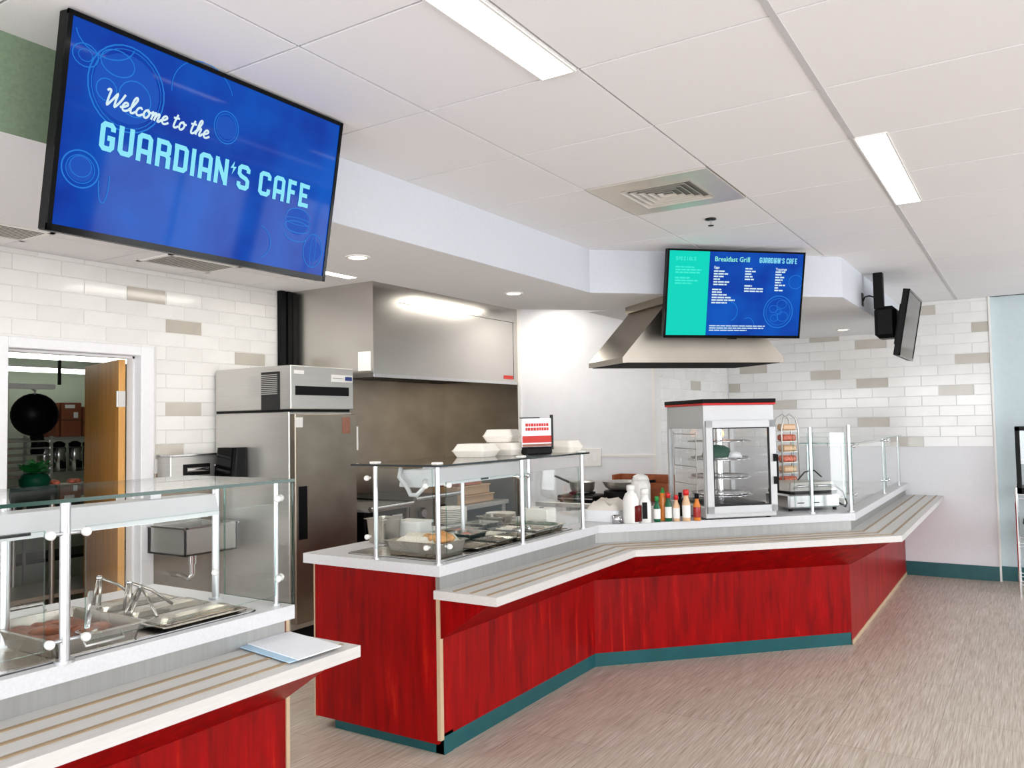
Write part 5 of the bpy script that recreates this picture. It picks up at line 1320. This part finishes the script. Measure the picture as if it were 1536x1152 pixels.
# ------------------------------------------------------------------ sandwich press
Mq = Matrix.Translation((-1.33, 6.10, WZ)) @ D45
t = thing('sandwich_press', 'stainless sandwich press with open looped cords right of the display case', 'grill press', (-1.33, 6.1, WZ))
MB().bbox(-.21, .20, -.02, .30, .02, .12, .012, M=Mq).build('lower_body', 'steel_bright', t)
MB().box(-.19, .18, -.01, .29, .12, .135, M=Mq).build('lower_plate', 'black', t)
m = MB(); a = [(x, y, .142) for x, y in rounded_rect(-.20, .19, -.02, .30, .03, 4)]; b = [(x*.9, .02+y*.85, .20) for x, y in rounded_rect(-.20, .19, -.02, .30, .03, 4)]; m.hull(a, b, M=Mq); m.build('upper_lid', 'steel', t)
MB().box(-.19, .18, -.012, .29, .136, .144, M=Mq).build('upper_plate', 'black', t)
m = MB(); m.tube([Mq @ Vector(v) for v in ((-.16, -.01, .16), (-.16, -.06, .18), (.14, -.06, .18), (.14, -.01, .16))], .009, 8); m.build('handle', 'steel_bright', t)
for x in (-.14, -.02): MB().box(x, x+.05, -.022, -.018, .055, .062, M=Mq).build('vent_slot', 'dark_grey', t)
m = MB(); m.tube([Mq @ Vector(v) for v in ((.18, .0, .06), (.24, -.02, .02), (.28, .02, .04), (.27, .05, .12), (.22, .06, .16))], .006, 6); m.tube([Mq @ Vector(v) for v in ((.0, .2, .20), (.06, .2, .26), (.14, .2, .27), (.2, .2, .22))], .005, 6); m.build('cord', 'black', t)
for (x, y) in ((-.18, .01), (.17, .01), (-.18, .27), (.17, .27)): m = MB(); m.cyl(Mq @ Vector((x, y, .0005)), Mq @ Vector((x, y, .022)), .014, n=8); m.build('foot', 'black', t)
# snack rack behind the case
Mk = Matrix.Translation((-1.595, 6.46, WZ)) @ D45 @ Matrix.Translation((.04, -.19, 0))
t = thing('snack_rack', 'tall arched wire rack of peach-coloured packets behind the display case', 'rack', (-1.595, 6.46, WZ))
for y in (.14, .24):
    pts = [(.0, y, .01), (.0, y, .58), (.02, y, .66), (.07, y, .69), (.12, y, .66), (.14, y, .58), (.14, y, .01)]
    m = MB(); m.tube([Mk @ Vector((x-.11, yy, z)) for x, yy, z in pts], .006, 6); m.build('arch', 'steel', t)
for k in range(7):
    z = .08+k*.08; m = MB(); m.box(-.11, .03, .14, .24, z, z+.004, M=Mk); m.build('tier', 'steel', t)
    m = MB(); m.bbox(-.10, .02, .142, .23, z+.006, z+.055, .012, M=Mk); m.build('packet', 'tomato' if k % 2 else 'sauce_pale', t)
# lettuce and griddle clutter on far counter
t = thing('far_griddle', 'low steel griddle top on the far right counter behind the glass', 'griddle', (-1.5, 7.1, WZ))
MB().bbox(-1.75, -1.2, 6.55, 7.5, WZ+.001, WZ+.06, .006).build('body', 'steel', t); MB().box(-1.72, -1.24, 6.58, 7.47, WZ+.06, WZ+.066).build('cook_plate', 'steel_bright', t)
m = MB(); m.tube([(-1.7, 6.6, WZ+.09), (-1.6, 6.7, WZ+.12), (-1.4, 6.8, WZ+.10)], .008, 6); m.build('spatula', 'dark_iron', t)

# ------------------------------------------------------------------ work table against the white wall
t = thing('work_table', 'steel work table against the white wall with pans on it', 'table', (-3.2, 6.6, 0))
zw = .865
MB().bbox(-3.75, -2.60, 6.28, 6.84, zw-.04, zw, .004).build('table_top', 'steel', t)
for (x, y) in ((-3.7, 6.33), (-2.65, 6.33), (-3.7, 6.8), (-2.65, 6.8)): m = MB(); m.cyl((x, y, 0), (x, y, zw-.04), .02, n=10); m.build('leg', 'steel', t)
MB().box(-3.7, -2.65, 6.33, 6.8, .3, .32).build('under_shelf', 'steel', t)
t = thing('portable_burner', 'black portable burner under the small saucepan', 'burner', (-3.37, 6.45, zw))
MB().bbox(-3.55, -3.19, 6.32, 6.60, zw+.012, zw+.06, .008).build('body', 'black', t)
MB().box(-3.54, -3.20, 6.312, 6.32, zw+.03, zw+.04).build('steel_trim', 'steel_bright', t)
m = MB(); m.tube([(-3.37+.11*math.cos(2*PI*k/20), 6.46+.11*math.sin(2*PI*k/20), zw+.075) for k in range(20)], .008, 6, closed=True); m.build('grate', 'black', t)
for (x, y) in ((-3.52, 6.35), (-3.22, 6.35), (-3.52, 6.57), (-3.22, 6.57)): m = MB(); m.cyl((x, y, zw+.0005), (x, y, zw+.013), .015, n=8); m.build('foot', 'black', t)
t = thing('saucepan', 'small steel saucepan with dark handle on the burner', 'saucepan', (-3.37, 6.46, zw+.085))
MB().lathe([(.085, .0), (.105, .02), (.115, .085), (.12, .088), (.11, .086), (.10, .022), (.001, .006)], (-3.37, 6.46, zw+.084), 22).build('pan', 'steel', t)
m = MB(); m.tube([(-3.47, 6.43, zw+.16), (-3.54, 6.40, zw+.195), (-3.60, 6.37, zw+.225)], .010, 8); m.build('handle', 'dark_iron', t)
t = thing('wooden_crate', 'open reddish wooden crate on the work table at the white wall', 'crate', (-2.9, 6.72, zw))
for (x0, x1, y0, y1) in ((-3.17, -2.64, 6.80, 6.82), (-3.17, -2.64, 6.63, 6.65), (-3.17, -3.15, 6.65, 6.80), (-2.66, -2.64, 6.65, 6.80)): MB().box(x0, x1, y0, y1, zw+.001, zw+(.225 if y0 > 6.7 or x0 > -2.7 or x1 < -3.14 else .16)).build('side_board', 'crate_wood', t)
MB().box(-3.15, -2.66, 6.65, 6.80, zw+.001, zw+.015).build('bottom_board', 'crate_wood', t)
t = thing('skillet', 'wide dark skillet with steel rim in front of the wooden crate', 'skillet', (-2.97, 6.44, zw))
MB().lathe([(.12, .0), (.15, .02), (.175, .065), (.18, .068), (.168, .064), (.14, .02), (.001, .008)], (-2.97, 6.44, zw+.12), 24).build('pan', 'steel', t)
MB().lathe([(.16, .0), (.165, .10), (.15, .11)], (-2.97, 6.44, zw+.001), 20).build('lower_pan', 'black', t)
m = MB(); m.tube([(-2.81, 6.42, zw+.178), (-2.73, 6.40, zw+.19), (-2.65, 6.38, zw+.20)], .012, 8); m.build('handle', 'black', t)
# outlet and switch on the white wall
t = thing('wall_outlet', 'double white outlet box on the white kitchen wall above the burner', 'outlet', (-3.43, YW, 1.2))
a, b = at_y(872, 672, YW), at_y(903, 700, YW)
MB().bbox(a.x, b.x, YW-.02, YW-.002, b.z, a.z, .004).build('plate', 'white_plastic', t)
for k in (0.28, 0.72): 
    x = a.x+(b.x-a.x)*k; MB().box(x-.014, x+.014, YW-.023, YW-.02, (a.z+b.z)/2-.03, (a.z+b.z)/2+.03).build('socket', 'paint_soffit', t)

# ------------------------------------------------------------------ wire rack at the right edge
t = thing('wire_shelving', 'chrome wire shelving unit at the right edge of the photo', 'shelving', (.15, 8.6, 0))
rx0, rx1, ry0, ry1 = -.135, .55, 8.38, 8.80
zs_ = [at_y(1530, yy, ry0).z for yy in (742, 815)]
for (x, y) in ((rx0, ry0), (rx1, ry0), (rx0, ry1), (rx1, ry1)):
    m = MB(); m.cyl((x, y, 0.0), (x, y, zs_[0]+.06), .0125, n=10); m.build('post', 'chrome', t)
for z in [zs_[0], zs_[1], .12]:
    m = MB()
    for (p0, p1) in (((rx0, ry0), (rx1, ry0)), ((rx0, ry1), (rx1, ry1)), ((rx0, ry0), (rx0, ry1)), ((rx1, ry0), (rx1, ry1))):
        for dz in (0, -.03): m.cyl((p0[0], p0[1], z+dz), (p1[0], p1[1], z+dz), .005, n=6)
    for k in range(1, 14): xx = rx0+(rx1-rx0)*k/14; m.cyl((xx, ry0, z), (xx, ry1, z), .0025, n=5, cap=False)
    m.build('wire_shelf', 'chrome', t)
t = thing('countertop_case', 'black-framed glass case on the wire shelving at the right edge', 'display case', (.15, 8.6, zs_[0]))
z0, z1 = zs_[0]+.006, at_y(1530, 640, ry0).z
m = MB()
for (x, y) in ((rx0+.01, ry0+.02), (rx1-.05, ry0+.02), (rx0+.01, ry1-.05), (rx1-.05, ry1-.05)): m.box(x, x+.035, y, y+.03, z0, z1)
m.box(rx0+.01, rx1-.015, ry0+.02, ry1-.02, z1-.035, z1); m.box(rx0+.01, rx1-.015, ry0+.02, ry1-.02, z0, z0+.05); m.build('frame', 'black', t)
MB().box(rx0+.045, rx1-.05, ry0+.03, ry0+.034, z0+.05, z1-.035).build('glass_front', 'glass_clear', t)
MB().box(rx0+.05, rx1-.05, ry0+.06, ry1-.06, (z0+z1)/2, (z0+z1)/2+.008).build('shelf', 'steel', t)
t = thing('storage_tub', 'dark storage tub on the lower tier of the wire shelving', 'tub', (.15, 8.6, zs_[1]))
m = MB(); m.hull([(x, y, zs_[1]+.008) for x, y in rounded_rect(rx0+.06, .3, 8.45, 8.74, .03)], [(x, y, zs_[1]+.16) for x, y in rounded_rect(rx0+.05, .31, 8.44, 8.75, .03)]); m.build('tub', 'black', t)
MB().box(rx0+.04, .32, 8.43, 8.76, zs_[1]+.16, zs_[1]+.175).build('lid', 'dark_grey', t)
